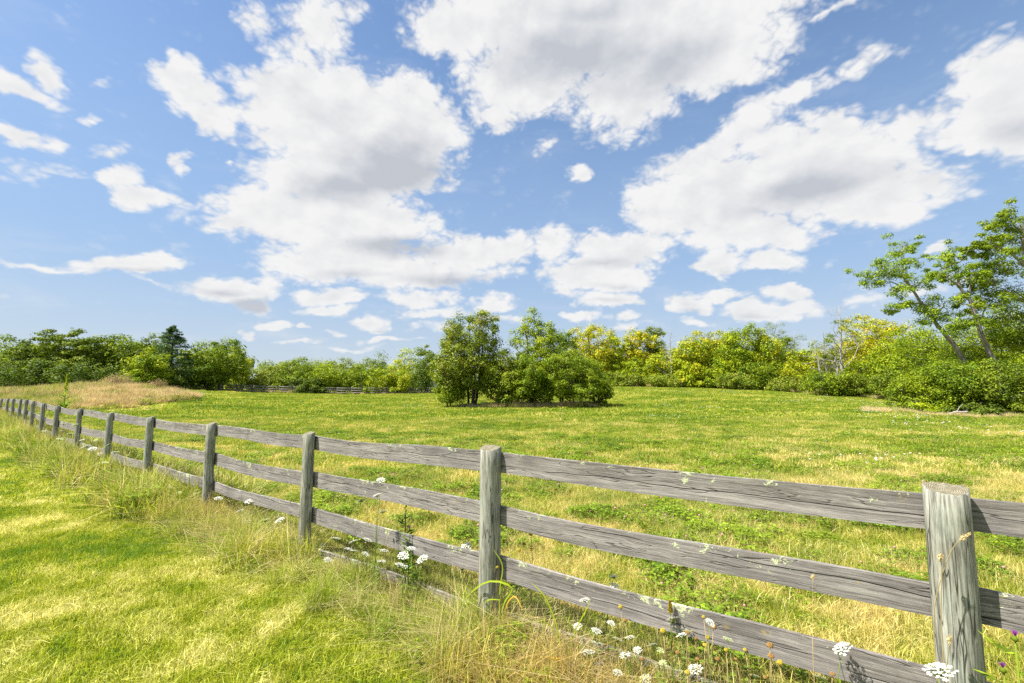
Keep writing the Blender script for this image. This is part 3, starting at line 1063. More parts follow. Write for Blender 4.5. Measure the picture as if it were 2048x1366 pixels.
c_tall2 = collection_of('tall grass far', [
    lambda m, rg: (blades(m, rg, 220, .3, .2, .5, .010, .7, 0, .8), blades(m, rg, 120, .3, .2, .6, .008, .9, 1, .9)),
    lambda m, rg: (blades(m, rg, 180, .3, .2, .5, .012, .8, 0, .8), blades(m, rg, 150, .3, .2, .55, .008, 1.0, 1, .9), blades(m, rg, 6, .25, .4, .7, .006, .3, 2, .5)),
    lambda m, rg: (blades(m, rg, 200, .3, .15, .45, .012, .9, 0, .8), clovers(m, rg, 60, .28, .4, .05, 3)),
], TM)
put_strip('tall_grass', 430, 7.5, 36, -.35, .75, .75, 1.3, 3, c_tall2, 'rough tall grass burying the foot of the far posts', 'grass', 33, .08, .35)

put_strip('tall_grass', 110, -1.2, 7, -.35, .05, .4, .62, 4, c_tall, 'short straw tufts right under the near rails', 'grass', 36, .12)

# overgrown mound of straw and weeds on the left
SM = [M_STRAW, M_WEED, M_BROWN, M_TALLD]
c_straw = collection_of('straw tuft', [
    lambda m, rg: (blades(m, rg, 300, .5, .3, .75, .016, .8, 0, .9), blades(m, rg, 30, .5, .3, .6, .018, .6, 1)),
    lambda m, rg: (blades(m, rg, 320, .5, .3, .8, .014, .9, 0, .9),),
    lambda m, rg: (blades(m, rg, 150, .5, .3, .7, .018, .6, 1, .8), blades(m, rg, 120, .5, .4, .8, .014, .7, 0, .9), blades(m, rg, 30, .4, .6, .95, .014, .25, 2)),
    lambda m, rg: (blades(m, rg, 240, .5, .3, .75, .020, .6, 1, .8), blades(m, rg, 60, .5, .4, .8, .014, .7, 3, .9)),
], SM)
rg = np.random.default_rng(41)
n = 3200
px_ = rg.uniform(-120, 400, n); Y_ = rg.uniform(24, 41, n)
X_ = at(px_, Y_)
front = np.interp(px_, [-120, 0, 100, 180, 260, 390, 400], [26, 27, 28, 29.5, 31, 35.5, 37])
back = np.interp(px_, [-120, 260, 330, 400], [41, 40, 39, 37.5])
k = (Y_ > front) & (Y_ < back) & (side(X_, Y_) > .6)
X_, Y_, px_ = X_[k], Y_[k], px_[k]
fr_ = front[k]
straw_p = (px_ > 150) & ((Y_ < 33.5 + px_ / 100) | (px_ > 330)) & (np.sin(px_ * .09) + np.sin(Y_ * 2.1 + px_ * .03) < 1.25)
mix_ = rg.uniform(0, 1, len(X_))
idx = np.where(straw_p, np.where(mix_ < .85, (mix_ * 20).astype(int) % 2, 2), np.where(mix_ < .6, 3, np.where(mix_ < .85, 2, 0)))
sc__ = rg.uniform(.55, 1.05, len(X_)) * np.clip((Y_ - fr_) / 2 + .55, .5, 1)
scatter('dry_grass_mound', np.column_stack([X_, Y_, terrain(X_, Y_)]), sc__, idx, .1, c_straw, 'golden straw and weeds on the overgrown mound at the left', 'dry grass', 9)
# tall brown weeds topping the mound
c_weed = collection_of('brown weeds', [
    lambda m, rg: (blades(m, rg, 60, .5, .9, 1.6, .016, .2, 2, .5), clovers(m, rg, 260, .6, 1.5, .09, 2), clovers(m, rg, 60, .5, 1.1, .08, 1)),
    lambda m, rg: (blades(m, rg, 50, .5, .8, 1.5, .016, .2, 3, .5), clovers(m, rg, 160, .6, 1.4, .08, 3), clovers(m, rg, 120, .5, 1.1, .08, 1)),
], SM)
w = [(232, 36.5), (215, 36.8), (250, 36.5), (240, 37), (205, 37), (222, 36.2), (262, 36.8), (312, 37.5), (322, 37.6), (300, 37.8), (180, 37), (160, 37.4), (285, 37.4), (330, 37.9),
     (20, 38), (60, 38.4), (110, 38.2), (140, 37.8), (90, 38), (-30, 38)]
wx = np.array([at(a, b) for a, b in w]); wy = np.array([b for a, b in w])
ws = np.array([.9, .85, .9, .8, .7, .8, .6, .8, .8, .65, .5, .45, .5, .5, .35, .3, .35, .4, .3, .3])
wi = np.array([0, 1, 0, 1, 1, 0, 1, 0, 0, 0, 1, 1, 1, 0, 0, 1, 0, 1, 0, 1])
scatter('dry_weeds', np.column_stack([wx, wy, terrain(wx, wy)]), ws, wi, .05, c_weed, 'tall brown seeding weeds standing on top of the mound', 'weeds', 10)

# dry grass skirt at the foot of the tree clump and of the far trees
sx, sy, ss = [], [], []
rg = np.random.default_rng(43)
for _ in range(230):
    p = rg.uniform(915, 1195); Yc = 36.6 + rg.uniform(-.5, 1.6)
    sx.append(at(p, Yc)); sy.append(Yc); ss.append(rg.uniform(.5, 1.0) * (.9 if 960 < p < 1180 else .6))
for _ in range(420):
    p = rg.uniform(1230, 1840); Yc = np.interp((p - 1024) / F, EU, ED) - rg.uniform(.0, 1.6)
    sx.append(at(p, Yc)); sy.append(Yc); ss.append(rg.uniform(.5, 1.1) * (.6 + .6 * Yc / 80))
for _ in range(240):
    p = rg.uniform(380, 900); Yc = np.interp((p - 1024) / F, EU, ED) - rg.uniform(.0, 2.5)
    sx.append(at(p, Yc)); sy.append(Yc); ss.append(rg.uniform(.5, .9))
for _ in range(60):
    p = rg.uniform(1720, 1830); Yc = rg.uniform(30, 33)
    sx.append(at(p, Yc)); sy.append(Yc); ss.append(rg.uniform(.3, .6))
for _ in range(130):
    p = rg.uniform(1830, 2200); Yc = rg.uniform(27.5, 29)
    sx.append(at(p, Yc)); sy.append(Yc); ss.append(rg.uniform(.3, .6))
sx = np.array(sx); sy = np.array(sy)
scatter('dry_grass_fringe', np.column_stack([sx, sy, terrain(sx, sy)]), ss, rg.integers(0, 4, len(sx)) , .1, c_straw, 'uncut straw coloured fringe below the tree clump and far woods', 'dry grass', 12)
#@@TREES
# ------------------------------------------------------------------ trees
def vnoise(d, rg_seed, f=2.3):
    g_ = np.random.default_rng(rg_seed)
    r_ = np.zeros(len(d))
    for _ in range(9):
        k_ = g_.normal(0, 1, 3) * f
        r_ += np.sin(d @ k_ + g_.uniform(0, 6.28))
    return r_ / 3.


def cluster_leaves(m, rg, c, rad, per, size, flatten=.7, up=.5, aspect=.55, mat=0, droop=.0):
    """leaves round each cluster centre; c (K,3), rad (K,)"""
    K = len(c)
    n = K * per
    d = rg.normal(0, 1, (n, 3))
    d /= np.linalg.norm(d, axis=1)[:, None]
    r_ = rg.uniform(.15, 1, n) ** .55
    cc = np.repeat(c, per, 0); rr = np.repeat(rad, per)
    # irregular outline of each cluster
    r_ = r_ * (1 + .28 * np.sin(d[:, 0] * 4 + cc[:, 0] * 3) * np.sin(d[:, 1] * 5 + cc[:, 2] * 2))
    p = cc + d * (rr * r_)[:, None] * np.array([1, 1, flatten])
    nr = d * .8 + rg.normal(0, .45, (n, 3)) + np.array([0, 0, up + .15])
    nr /= np.linalg.norm(nr, axis=1)[:, None]
    ax = rg.normal(0, 1, (n, 3)) + d * .8 + np.array([0, 0, -droop])
    ax -= nr * (ax * nr).sum(1)[:, None]
    ax /= np.linalg.norm(ax, axis=1)[:, None] + 1e-9
    s = size * rg.uniform(.65, 1.35, n)
    m.leaves(p, ax, nr, s, s * aspect, mat)


def limb(m, rg, a, b, r0, r1, bend=.12, n=6, sides=5):
    a = np.asarray(a, float); b = np.asarray(b, float)
    L = np.linalg.norm(b - a)
    t = np.linspace(0, 1, n)[:, None]
    off = rg.normal(0, bend * L, 3) * [1, 1, .4]
    p = a + (b - a) * t + off * (t * (1 - t)) * 2 + rg.normal(0, .012 * L, (n, 3)) * (t * (1 - t) * 4)
    m.tube(p, r0 + (r1 - r0) * t[:, 0] ** .8, sides)
    return p


def crown_clusters(rg, W_, z0, z1, K, seed, lob=.25, bottom=.75, shell=.72):
    """cluster centres filling an uneven crown: width W_, from z0 to z1"""
    d = rg.normal(0, 1, (K * 3, 3))
    d /= np.linalg.norm(d, axis=1)[:, None]
    r_ = np.where(rg.uniform(0, 1, len(d)) < shell, rg.uniform(.72, 1, len(d)), rg.uniform(.2, .75, len(d)))
    r_ = r_ * (1 + lob * vnoise(d, seed))
    hc = (z1 - z0) / 2
    p = d * r_[:, None] * np.array([W_ / 2, W_ / 2, hc])
    low = p[:, 2] < 0
    p[low, 2] *= bottom
    p[low, :2] *= (1 + .42 * np.abs(d[low, 2]))[:, None]
    p[~low, :2] *= (1 + .22 * np.abs(d[~low, 2]))[:, None]
    p[:, 2] += z0 + hc
    # keep them apart
    keep = []
    mind = .62 * (W_ * W_ * (z1 - z0) * .5 / K) ** (1 / 3)
    for q in p:
        if len(keep) >= K: break
        if all(np.linalg.norm(q - k_) > mind for k_ in keep): keep.append(q)
    k_ = np.array(keep)
    k_[:, 0] *= (W_ / 2) / max(1e-3, np.percentile(np.abs(k_[:, 0]), 97))
    k_[:, 0] = np.clip(k_[:, 0], -W_ * .54, W_ * .54)
    lo, hi = k_[:, 2].min(), k_[:, 2].max()
    k_[:, 2] = z0 + (k_[:, 2] - lo) * (z1 - z0) / (hi - lo)
    return k_, mind


def make_tree(name, label, cat, group, px, Y, top, width, pal, base=.18, K=60, per=150, leaf=.2, stems=1, flatten=.7, lob=.25,
              seed=0, bark=None, airy=1.0, lean=(0, 0), drop=0., aspect=.55, extra=None):
    x = at(px, Y)
    z = tz(x, Y) - drop
    H = zat(top, Y) - z
    W_ = width / F * Y
    rg = np.random.default_rng(seed * 13 + 7)
    root = empty(name, (x, Y, z), label, cat, group)
    K = int(K * 1.6); per = int(per * .74)
    crad = .57 * (W_ * W_ * H * (1 - base) * .5 / K) ** (1 / 3) * 1.35 * airy
    c, mind = crown_clusters(rg, W_ - crad * 1.3, H * base + crad * .25, H - crad * .6, K, seed, lob)
    tm = MB()
    tr = max(.09, H * .017)
    tops = []
    for s_ in range(stems):
        a = rg.uniform(0, 6.28); o_ = 0 if stems == 1 else W_ * .10
        foot = np.array([math.cos(a) * o_, math.sin(a) * o_, -.15])
        tip = np.array([math.cos(a) * o_ * 2.2 + lean[0] * H, math.sin(a) * o_ * 2.2 + lean[1] * H, H * rg.uniform(.72, .88)])
        p = limb(tm, rg, foot, tip, tr * (1.25 if stems == 1 else .8), tr * .22, .06, 9, 7)
        tops.append(p)
    P = np.concatenate(tops)
    order = np.argsort(c[:, 2])
    nodes = P[P[:, 2] > H * max(base * .6, .08)]
    limbs = [nodes]
    for k_, ci in enumerate(order):
        q = c[ci]
        cand = np.concatenate(limbs)
        lower = cand[cand[:, 2] < q[2] + .1]
        if len(lower) == 0: lower = cand
        dist = np.linalg.norm(lower - q, axis=1) + .5 * np.abs(lower[:, 2] - (q[2] - .25 * np.linalg.norm(q[:2])))
        a = lower[np.argmin(dist)]
        L = np.linalg.norm(q - a)
        p = limb(tm, rg, a, q, min(tr * .5, .018 + .012 * L), .012, .1, 4, 4)
        if k_ % 2 == 0: limbs.append(p[1:])
    tm.build('trunk', bark or BARK, root)
    cm = MB()
    rad = crad * rg.uniform(.6, 1.3, len(c))
    cluster_leaves(cm, rg, c, rad, per, leaf, flatten, aspect=aspect)
    if extra: extra(cm, rg, H, W_)
    cm.build('crown', LEAF[pal], root)
    return root


def make_conifer(px, Y, top, width, label):
    x = at(px, Y); z = tz(x, Y)
    H = zat(top, Y) - z; W_ = width / F * Y
    rg = np.random.default_rng(77)
    root = empty('conifer_tree', (x, Y, z), label, 'tree', None)
    tm = MB(); cm = MB()
    tm.tube([(0, 0, -.1), (.05, 0, H * .5), (0, 0, H * .97)], [.2, .12, .02], 7)
    cs, rs, axs = [], [], []
    for k_ in range(170):
        t = rg.uniform(0, 1) ** .8
        zz = H * (.05 + .95 * t)
        L = W_ / 2 * (1 - t) ** .75 * rg.uniform(.75, 1.12) + .15
        a = rg.uniform(0, 6.28)
        tip = np.array([math.cos(a) * L, math.sin(a) * L, zz + L * rg.uniform(-.15, .25)])
        b0 = np.array([0, 0, zz])
        if k_ % 2 == 0: limb(tm, rg, b0, tip, .03, .01, .03, 4, 4)
        for s_ in np.linspace(.25, 1, 5):
            cs.append(b0 + (tip - b0) * s_ + [0, 0, .1 * math.sin(s_ * 3)]); rs.append(.16 + .22 * (1.1 - s_) * (1 - t * .5))
    c = np.array(cs); r_ = np.array(rs)
    cluster_leaves(cm, rg, c, r_ * 1.3, 26, .2, .6, .3, .28)
    tm.build('trunk', BARK, root)
    cm.build('crown', LEAF['conifer'], root)
    return root


def bare_tree(label, px, Y, top, spread, seed, n0=9, name='dead_tree', mat=None, group=None, base_px=None, r0=.16, gnarl=.12, leafy=None, lpal='olive', crook=None):
    """leafless tree: trunk and forking limbs"""
    x = at(px, Y); z = tz(x, Y)
    H = zat(top, Y) - z; S = spread / F * Y
    rg = np.random.default_rng(seed)
    root = empty(name, (x, Y, z), label, 'tree', group)
    m = MB()
    pts = [np.array([0, 0, -.1])]
    nseg = 10
    for k_ in range(1, nseg + 1):
        pts.append(np.array([rg.normal(0, gnarl) * (k_ / nseg) ** .5 + (0 if crook is None else crook * (k_ / nseg)), rg.normal(0, gnarl * .6), H * k_ / nseg]))
    P = np.array(pts)
    rad = r0 * (1 - np.linspace(0, 1, nseg + 1)) ** .8 + .012
    m.tube(P, rad, 7)
    tips = []

    def fork(a, d, L, r_, depth):
        n_ = 5
        p = [a]
        dd = d.copy()
        for _ in range(n_ - 1):
            dd = dd + rg.normal(0, .16, 3) + [0, 0, .05]
            dd /= np.linalg.norm(dd)
            p.append(p[-1] + dd * L / (n_ - 1))
        p = np.array(p)
        m.tube(p, np.linspace(r_, r_ * .35, n_), 5 if depth < 2 else 4)
        tips.append(p[-1])
        if depth < 3:
            for _ in range(3 if depth < 2 else 2):
                k_ = rg.integers(1, n_)
                q = dd + rg.normal(0, .55, 3)
                fork(p[k_], q / np.linalg.norm(q), L * rg.uniform(.4, .65), r_ * .5, depth + 1)
    for k_ in range(n0):
        t = rg.uniform(.28, .95)
        i_ = t * nseg
        a = P[int(i_)] + (P[min(int(i_) + 1, nseg)] - P[int(i_)]) * (i_ % 1)
        ang = rg.uniform(0, 6.28)
        up = rg.uniform(.2, 1.0)
        d = np.array([math.cos(ang), math.sin(ang) * .8, up]); d /= np.linalg.norm(d)
        fork(a, d, S * .5 * (1.15 - t) * rg.uniform(.7, 1.3) + .3, r0 * (1.05 - t) * .45, 0)
    m.build('trunk', mat or DEAD, root)
    if leafy is not None:
        lo, hi, K, crad, per = leafy
        tp = np.array([q for q in tips if H * lo < q[2] < H * hi])
        c = tp[rg.integers(0, len(tp), K)] + rg.normal(0, crad * .5, (K, 3))
        cm = MB()
        cluster_leaves(cm, rg, c, np.full(K, crad), per, .17, .6)
        cm.build('crown', LEAF[lpal], root)
    return root


def locust(label, Y, trunk_px, r0, clusters, limbs_px, seed, crad=.80, per=105, pal='locust', name='leaning_tree'):
    """a tree drawn from points of the photo, each given its own depth, so that it keeps its leaning shape"""
    rg = np.random.default_rng(seed)
    bx, by = at(trunk_px[0][0], Y), Y
    bz = tz(bx, by)
    root = empty(name, (bx, by, bz), label, 'tree')
    def p3(px, py, dy=0.):
        return np.array([at(px, Y + dy) - bx, dy, zat(py, Y + dy) - bz])
    m = MB()
    T = np.array([p3(*q) for q in trunk_px])
    if T[0][2] > .2: T = np.vstack([[T[0][0] * .9 + .15, T[0][1], -.2], T])
    else: T[0][2] = -.2
    tt = np.linspace(0, len(T) - 1, 24)
    TT = np.column_stack([np.interp(tt, range(len(T)), T[:, k_]) for k_ in range(3)]) + rg.normal(0, .03, (24, 3))
    m.tube(TT, r0 * (1 - .72 * np.linspace(0, 1, 24)), 8)
    nodes = [TT[8:]]
    for path in limbs_px:
        L = np.array([p3(*q) for q in path])
        t2 = np.linspace(0, len(L) - 1, 10)
        LL = np.column_stack([np.interp(t2, range(len(L)), L[:, k_]) for k_ in range(3)]) + rg.normal(0, .03, (10, 3))
        m.tube(LL, np.linspace(r0 * .38, .02, 10), 5)
        nodes.append(LL)
    nodes = np.concatenate(nodes)
    cs, rs = [], []
    for q in clusters:
        px, py = q[0], q[1]
        rr = crad * (q[2] if len(q) > 2 else 1)
        dy = rg.normal(0, 1.0)
        c0 = p3(px, py, dy)
        a = nodes[np.argmin(np.linalg.norm(nodes - c0, axis=1) + .4 * np.maximum(0, nodes[:, 2] - c0[2]))]
        limb(m, rg, a, c0, .035, .012, .1, 5, 4)
        cs.append(c0); rs.append(rr)
        for _ in range(3):
            c1 = c0 + rg.normal(0, 1, 3) * [rr * .8, rr * .9, rr * .6]
            limb(m, rg, c0, c1, .014, .007, .08, 3, 3)
            cs.append(c1); rs.append(rr * .62)
    m.build('trunk', BARKG, root)
    cm = MB()
    cs = np.array(cs); rs = np.array(rs)
    cluster_leaves(cm, rg, cs, rs, per, .19, .6, .6, .36)
    cm.build('crown', LEAF[pal], root)
    return root


# --- left wood edge
T = make_tree
gl = 'trees along the left field edge'
T('broadleaf_tree', 'dark rounded tree cut by the left picture edge', 'tree', gl, 5, 60, 665, 150, 'sumac', .05, 70, 190, .25, 3, seed=1, flatten=.5, lob=.3)
T('broadleaf_tree', 'dark tree filling the dip right of the one at the left edge', 'tree', gl, 62, 61, 678, 90, 'dark', .03, 50, 170, .25, 2, seed=2, flatten=.5)
T('broadleaf_tree', 'tallest flat tiered tree of the left wood, behind the tall spike weed', 'tree', gl, 128, 60, 655, 110, 'sumac', .04, 75, 190, .26, 3, seed=3, flatten=.42, lob=.3)
T('broadleaf_tree', 'tiered green tree right beside the tallest tree of the left wood', 'tree', gl, 188, 61, 664, 100, 'sumac', .04, 60, 190, .26, 2, seed=4, flatten=.42, lob=.32)
T('broadleaf_tree', 'yellow green tree just left of the dark conifer', 'tree', gl, 250, 62, 668, 100, 'mid', .03, 60, 180, .25, 2, seed=5, lob=.28)
T('shrub', 'lime green bush standing out before the conifer foot', 'bush', gl, 292, 59, 692, 84, 'bright', .02, 45, 180, .24, 3, seed=6)
T('broadleaf_tree', 'green crown peeping over between lime bush and conifer', 'tree', gl, 290, 66, 664, 70, 'sumac', .1, 35, 150, .25, 1, seed=7)
make_conifer(338, 64, 653, 124, 'dark pointed conifer, the only one, at the right end of the left wood')
T('shrub', 'dark green shade bush low before the trees, far left', 'bush', gl, 40, 57, 722, 150, 'dark', .0, 50, 150, .24, 3, seed=8)
T('shrub', 'dark green bush below the tiered trees, behind the brown weeds', 'bush', gl, 175, 58, 722, 160, 'dark', .0, 55, 150, .24, 3, seed=9)
T('shrub', 'dark low bush under the conifer beside the paddock fence', 'bush', gl, 345, 64, 728, 110, 'dark', .0, 45, 150, .24, 3, seed=10)
T('broadleaf_tree', 'free standing rounded tree alone right of the conifer', 'tree', gl, 438, 68, 674, 100, 'mid', .06, 75, 170, .26, 1, seed=11, lob=.3)
T('shrub', 'yellowing small bush at the right foot of the free standing tree', 'bush', gl, 478, 72, 706, 50, 'yellow', .0, 26, 130, .25, 2, seed=12)
T('shrub', 'low dark bush below the free standing tree', 'bush', gl, 400, 69, 740, 60, 'dark', .0, 22, 130, .25, 2, seed=13)
gb = 'bushes behind the distant paddock fence'
for k_, (px, Y, top, wd, pal, lab) in enumerate([
        (535, 74, 730, 74, 'olive', 'olive bush at the left end of the row behind the paddock fence'),
        (592, 75, 712, 90, 'mid', 'tallest domed bush of the row behind the paddock fence'),
        (650, 75, 722, 84, 'bright', 'lime bush right of the tallest domed bush'),
        (700, 76, 728, 66, 'mid', 'middle green bush of the paddock fence row'),
        (748, 77, 734, 78, 'bright', 'lime bush with ragged top near the middle of the paddock row'),
        (795, 77, 738, 66, 'yellow', 'yellowest low bush of the paddock row'),
        (845, 79, 706, 62, 'dark', 'blue green dark rounded tree closing the paddock row at the clump'),
        (620, 73, 750, 70, 'dark', 'small dark bush crouching before the tallest domed bush')]):
    T('shrub', lab, 'bush', gb, px, Y, top, wd, pal, .0, 42, 150, .26, 2, seed=20 + k_, lob=.28)
gf = 'trees far behind the paddock fence'
for k_, (px, Y, top, wd, pal, lab) in enumerate([
        (548, 150, 722, 70, 'far', 'hazy low tree farthest left beyond the paddock row'),
        (620, 160, 716, 80, 'far', 'hazy round tree beyond the tallest paddock bush'),
        (690, 140, 712, 70, 'olive', 'yellow tinged round tree beyond the paddock row'),
        (752, 130, 700, 76, 'sumac', 'deep green round tree beyond the paddock row'),
        (808, 125, 694, 74, 'yellow', 'golden green tree beyond the paddock row, near the clump'),
        (850, 122, 686, 50, 'sumac', 'green spiky topped tree just left of the tree clump'),
        (655, 130, 728, 110, 'far', 'low broad tree in the gap over the lime bush')]):
    T('broadleaf_tree', lab, 'tree', gf, px, Y, top, wd, pal, .1, 42, 120, .42, 1, seed=40 + k_, drop=2)

# --- the clump in the field
gc = 'trees of the clump standing in the field'
T('broadleaf_tree', 'tall dark olive tree at the left of the clump in the field', 'tree', gc, 936, 38, 614, 134, 'olive', .10, 130, 230, .155, 4, seed=161, lob=.17, flatten=.8, airy=.92)
T('shrub', 'leafy low bush at the left foot of the field clump', 'bush', gc, 903, 37.6, 722, 70, 'mid', .10, 36, 150, .15, 2, seed=61)
T('broadleaf_tree', 'tall bright yellow green tree in the middle of the field clump', 'tree', gc, 1070, 39.5, 612, 98, 'bright', .05, 80, 190, .155, 2, seed=62, lob=.24, airy=.95)
T('shrub', 'dark brownish bush between the two tall trees of the clump', 'bush', gc, 1008, 38, 694, 104, 'olive', .04, 70, 180, .15, 3, seed=63)
T('shrub', 'deep green bush below the bright tall tree of the clump', 'bush', gc, 1050, 37.4, 705, 118, 'mid', .07, 80, 190, .15, 3, seed=64)
T('broadleaf_tree', 'thin topped green tree right of the bright tall one in the clump', 'tree', gc, 1120, 39, 652, 80, 'mid', .1, 60, 160, .15, 2, seed=65, lob=.35)
T('broadleaf_tree', 'wide spreading dark bushy tree at the right end of the clump', 'tree', gc, 1152, 37.4, 690, 152, 'mid', .13, 140, 210, .15, 4, seed=66, lob=.22, flatten=.5, aspect=.4)
T('shrub', 'low dark bush hanging over the right edge of the clump', 'bush', gc, 1195, 37.8, 724, 74, 'mid', .08, 40, 150, .15, 2, seed=67, flatten=.5)

# --- right wood edge
gr = 'trees of the wood on the right'
spec = [
    (1185, 90, 648, 104, 'gold', .12, 85, 'golden crowned tree rising behind the right end of the clump'),
    (1236, 92, 664, 66, 'yellow', .2, 40, 'slim yellowish tree just right of the golden crowned one'),
    (1278, 92, 654, 64, 'gold', .32, 42, 'golden tree on pale bare stem with open crown'),
    (1312, 93, 652, 44, 'olive', .35, 26, 'thin airy tree beside the bare twiggy pole'),
    (1262, 88, 712, 90, 'bright', .02, 55, 'green undergrowth tree below the golden open crowned tree'),
    (1330, 87, 690, 100, 'yellow', .04, 65, 'yellow green tree around the bare twiggy pole'),
    (1388, 84, 672, 90, 'yellow', .03, 70, 'yellow green tree at the left flank of the big rounded mass'),
    (1428, 86, 656, 96, 'gold', .05, 75, 'golden topped tree in the big rounded mass of the right wood'),
    (1478, 81, 648, 112, 'bright', .02, 110, 'biggest rounded green tree in the middle of the right wood'),
    (1440, 79, 712, 80, 'bright', .02, 55, 'bright green bushy tree low before the biggest rounded one'),
    (1530, 80, 664, 80, 'yellow', .03, 65, 'yellow green tree sloping down right of the biggest rounded one'),
    (1390, 80, 722, 70, 'yellow', .02, 44, 'lemon green low tree at the left foot of the rounded mass'),
    (1570, 84, 672, 60, 'mid', .1, 36, 'green tree under the pale forked snag'),
    (1520, 76, 722, 90, 'mid', .0, 55, 'green bushy tree at the right foot of the rounded mass'),
    (1600, 74, 698, 96, 'yellow', .02, 75, 'yellow dome shaped bushy tree in front of the snags'),
    (1650, 88, 680, 90, 'olive', .1, 44, 'olive tree back in the gap by the vine covered snag'),
    (1720, 82, 664, 80, 'olive', .1, 40, 'olive tree back in the gap right of the tall dead trunk'),
    (1655, 57.5, 738, 86, 'mid', .0, 46, 'dark green bush at the foot of the tall dead trunk, left'),
    (1762, 68, 622, 128, 'gold', .22, 95, 'large golden spreading tree right of the tall dead trunk'),
    (1738, 60, 700, 92, 'bright', .02, 70, 'bright green tree before the large golden tree'),
    (1800, 56, 652, 110, 'bright', .04, 85, 'light green tree leading towards the leaning trees'),
    (1836, 50, 638, 110, 'bright', .08, 80, 'light green feathery tree under the first leaning trunk'),
    (1790, 51, 732, 90, 'sumac', .0, 55, 'deep green bushy tree below the light feathery ones'),
    (1700, 57, 745, 70, 'olive', .0, 36, 'small dark bush at the foot of the tall dead trunk, right'),
    (1470, 75, 745, 90, 'olive', .0, 36, 'dark undergrowth bush under the biggest rounded tree'),
    (1580, 71, 748, 90, 'olive', .0, 36, 'dark undergrowth bush under the yellow dome'),
    (1330, 82, 745, 100, 'olive', .0, 36, 'dark undergrowth bush near the foot of the bare pole'),
    (1240, 83, 742, 80, 'olive', .0, 32, 'dark undergrowth bush just right of the clump'),
    (1890, 46, 636, 140, 'mid', .03, 85, 'mid green tree between the two leaning trunks'),
    (1975, 44, 632, 140, 'bright', .05, 85, 'bright green tree behind the second leaning trunk'),
    (2060, 42, 585, 160, 'mid', .03, 85, 'mid green tree cut by the right picture edge, behind the bushes'),
]
for k_, (px, Y, top, wd, pal, base, K, lab) in enumerate(spec):
    lf = .27 * Y / 80 + .02
    T('broadleaf_tree', lab, 'tree' if 'bush ' not in lab else 'bush', gr, px, Y, top, wd, pal, base, K, 165, lf, 1 if base > .15 else 2, seed=80 + k_, lob=.28,
      bark=BARKG if base > .2 else BARK)
gs = 'bushes at the right side of the field'
for k_, (px, Y, top, wd, pal, K, lab) in enumerate([
        (1842, 33, 738, 124, 'mid', 80, 'rounded green bush at the left end of the near right bushes'),
        (1905, 31.5, 716, 150, 'mid', 100, 'big green bush in the middle of the near right bushes'),
        (1990, 30.5, 712, 160, 'sumac', 100, 'dark leafed bush near the right edge, above the fallen wood'),
        (2070, 30, 700, 150, 'mid', 80, 'dense green bush cut by the right picture edge'),
        (1868, 31, 800, 90, 'bright', 36, 'low bright bush at the field edge beside the fallen wood'),
        (1960, 37, 684, 150, 'bright', 80, 'light green tall bush behind the near right bushes'),
        (2035, 36, 640, 140, 'bright', 80, 'tall light green bush below the right edge tree'),
        (1935, 30, 800, 110, 'dark', 36, 'low dark bush beside the fallen branches')]):
    T('shrub', lab, 'bush', gs, px, Y, top, wd, pal, .0, K, 190, .135, 3, seed=120 + k_, lob=.25)

# --- bare and leaning trees
bare_tree('thin bare twiggy pole tree sticking out left of the big rounded mass', 1344, 84, 655, 46, 201, 16, r0=.13)
bare_tree('second thinner bare pole just left of the twiggy one', 1334, 85, 676, 30, 202, 10, r0=.09)
bare_tree('pale forked snag with sparse leaves above the yellow green slope', 1556, 82, 640, 76, 203, 14, r0=.2, leafy=(.55, .95, 16, .8, 60))
bare_tree('sparse flat topped tree right of the forked snag', 1594, 83, 662, 84, 204, 12, r0=.17, leafy=(.6, 1.0, 16, .8, 60))
bare_tree('short broken pale snag beside the vine covered one', 1645, 70, 672, 50, 205, 8, r0=.15, crook=-.6)
bare_tree('vine covered leafy pole with a tufted top', 1655, 71, 657, 26, 206, 14, r0=.17, leafy=(.2, 1.1, 34, .42, 60), mat=BARKG)
bare_tree('tallest dead trunk with a crooked bare top and pale low branches', 1688, 60, 610, 104, 207, 17, r0=.22, leafy=(.55, .83, 18, .5, 60), lpal='sumac', mat=DEAD)
bare_tree('slim dead stem standing close to the tallest dead trunk', 1676, 60.5, 690, 60, 208, 10, r0=.13)

locust('left one of two leaning trees, long slanting trunk and wind swept crown', 36,
       [(1952, 775), (1928, 712), (1905, 672), (1880, 640), (1856, 606), (1843, 580), (1828, 556)], .22,
       [(1826, 488, .8), (1812, 502), (1838, 500, .7), (1850, 494, .6), (1800, 520), (1785, 535), (1768, 548), (1754, 555, .8), (1758, 572, .7), (1786, 560), (1808, 545), (1824, 528, .9), (1846, 520, .7),
        (1836, 556), (1850, 572, .9), (1868, 556), (1884, 552, .7), (1824, 580, .9), (1806, 582, .9), (1832, 606, .8), (1815, 612, .8), (1800, 620, .7), (1864, 600), (1880, 614), (1902, 604), (1868, 634), (1895, 636), (1920, 628),
        (1852, 618, .8), (1905, 655), (1930, 650)],
       [[(1828, 556), (1800, 548), (1765, 553)], [(1828, 556), (1824, 520), (1834, 492)], [(1843, 580), (1866, 560), (1886, 550)], [(1880, 640), (1900, 615), (1908, 603)], [(1843, 580), (1815, 570), (1790, 562)], [(1856, 606), (1830, 606), (1802, 618)]], 301)
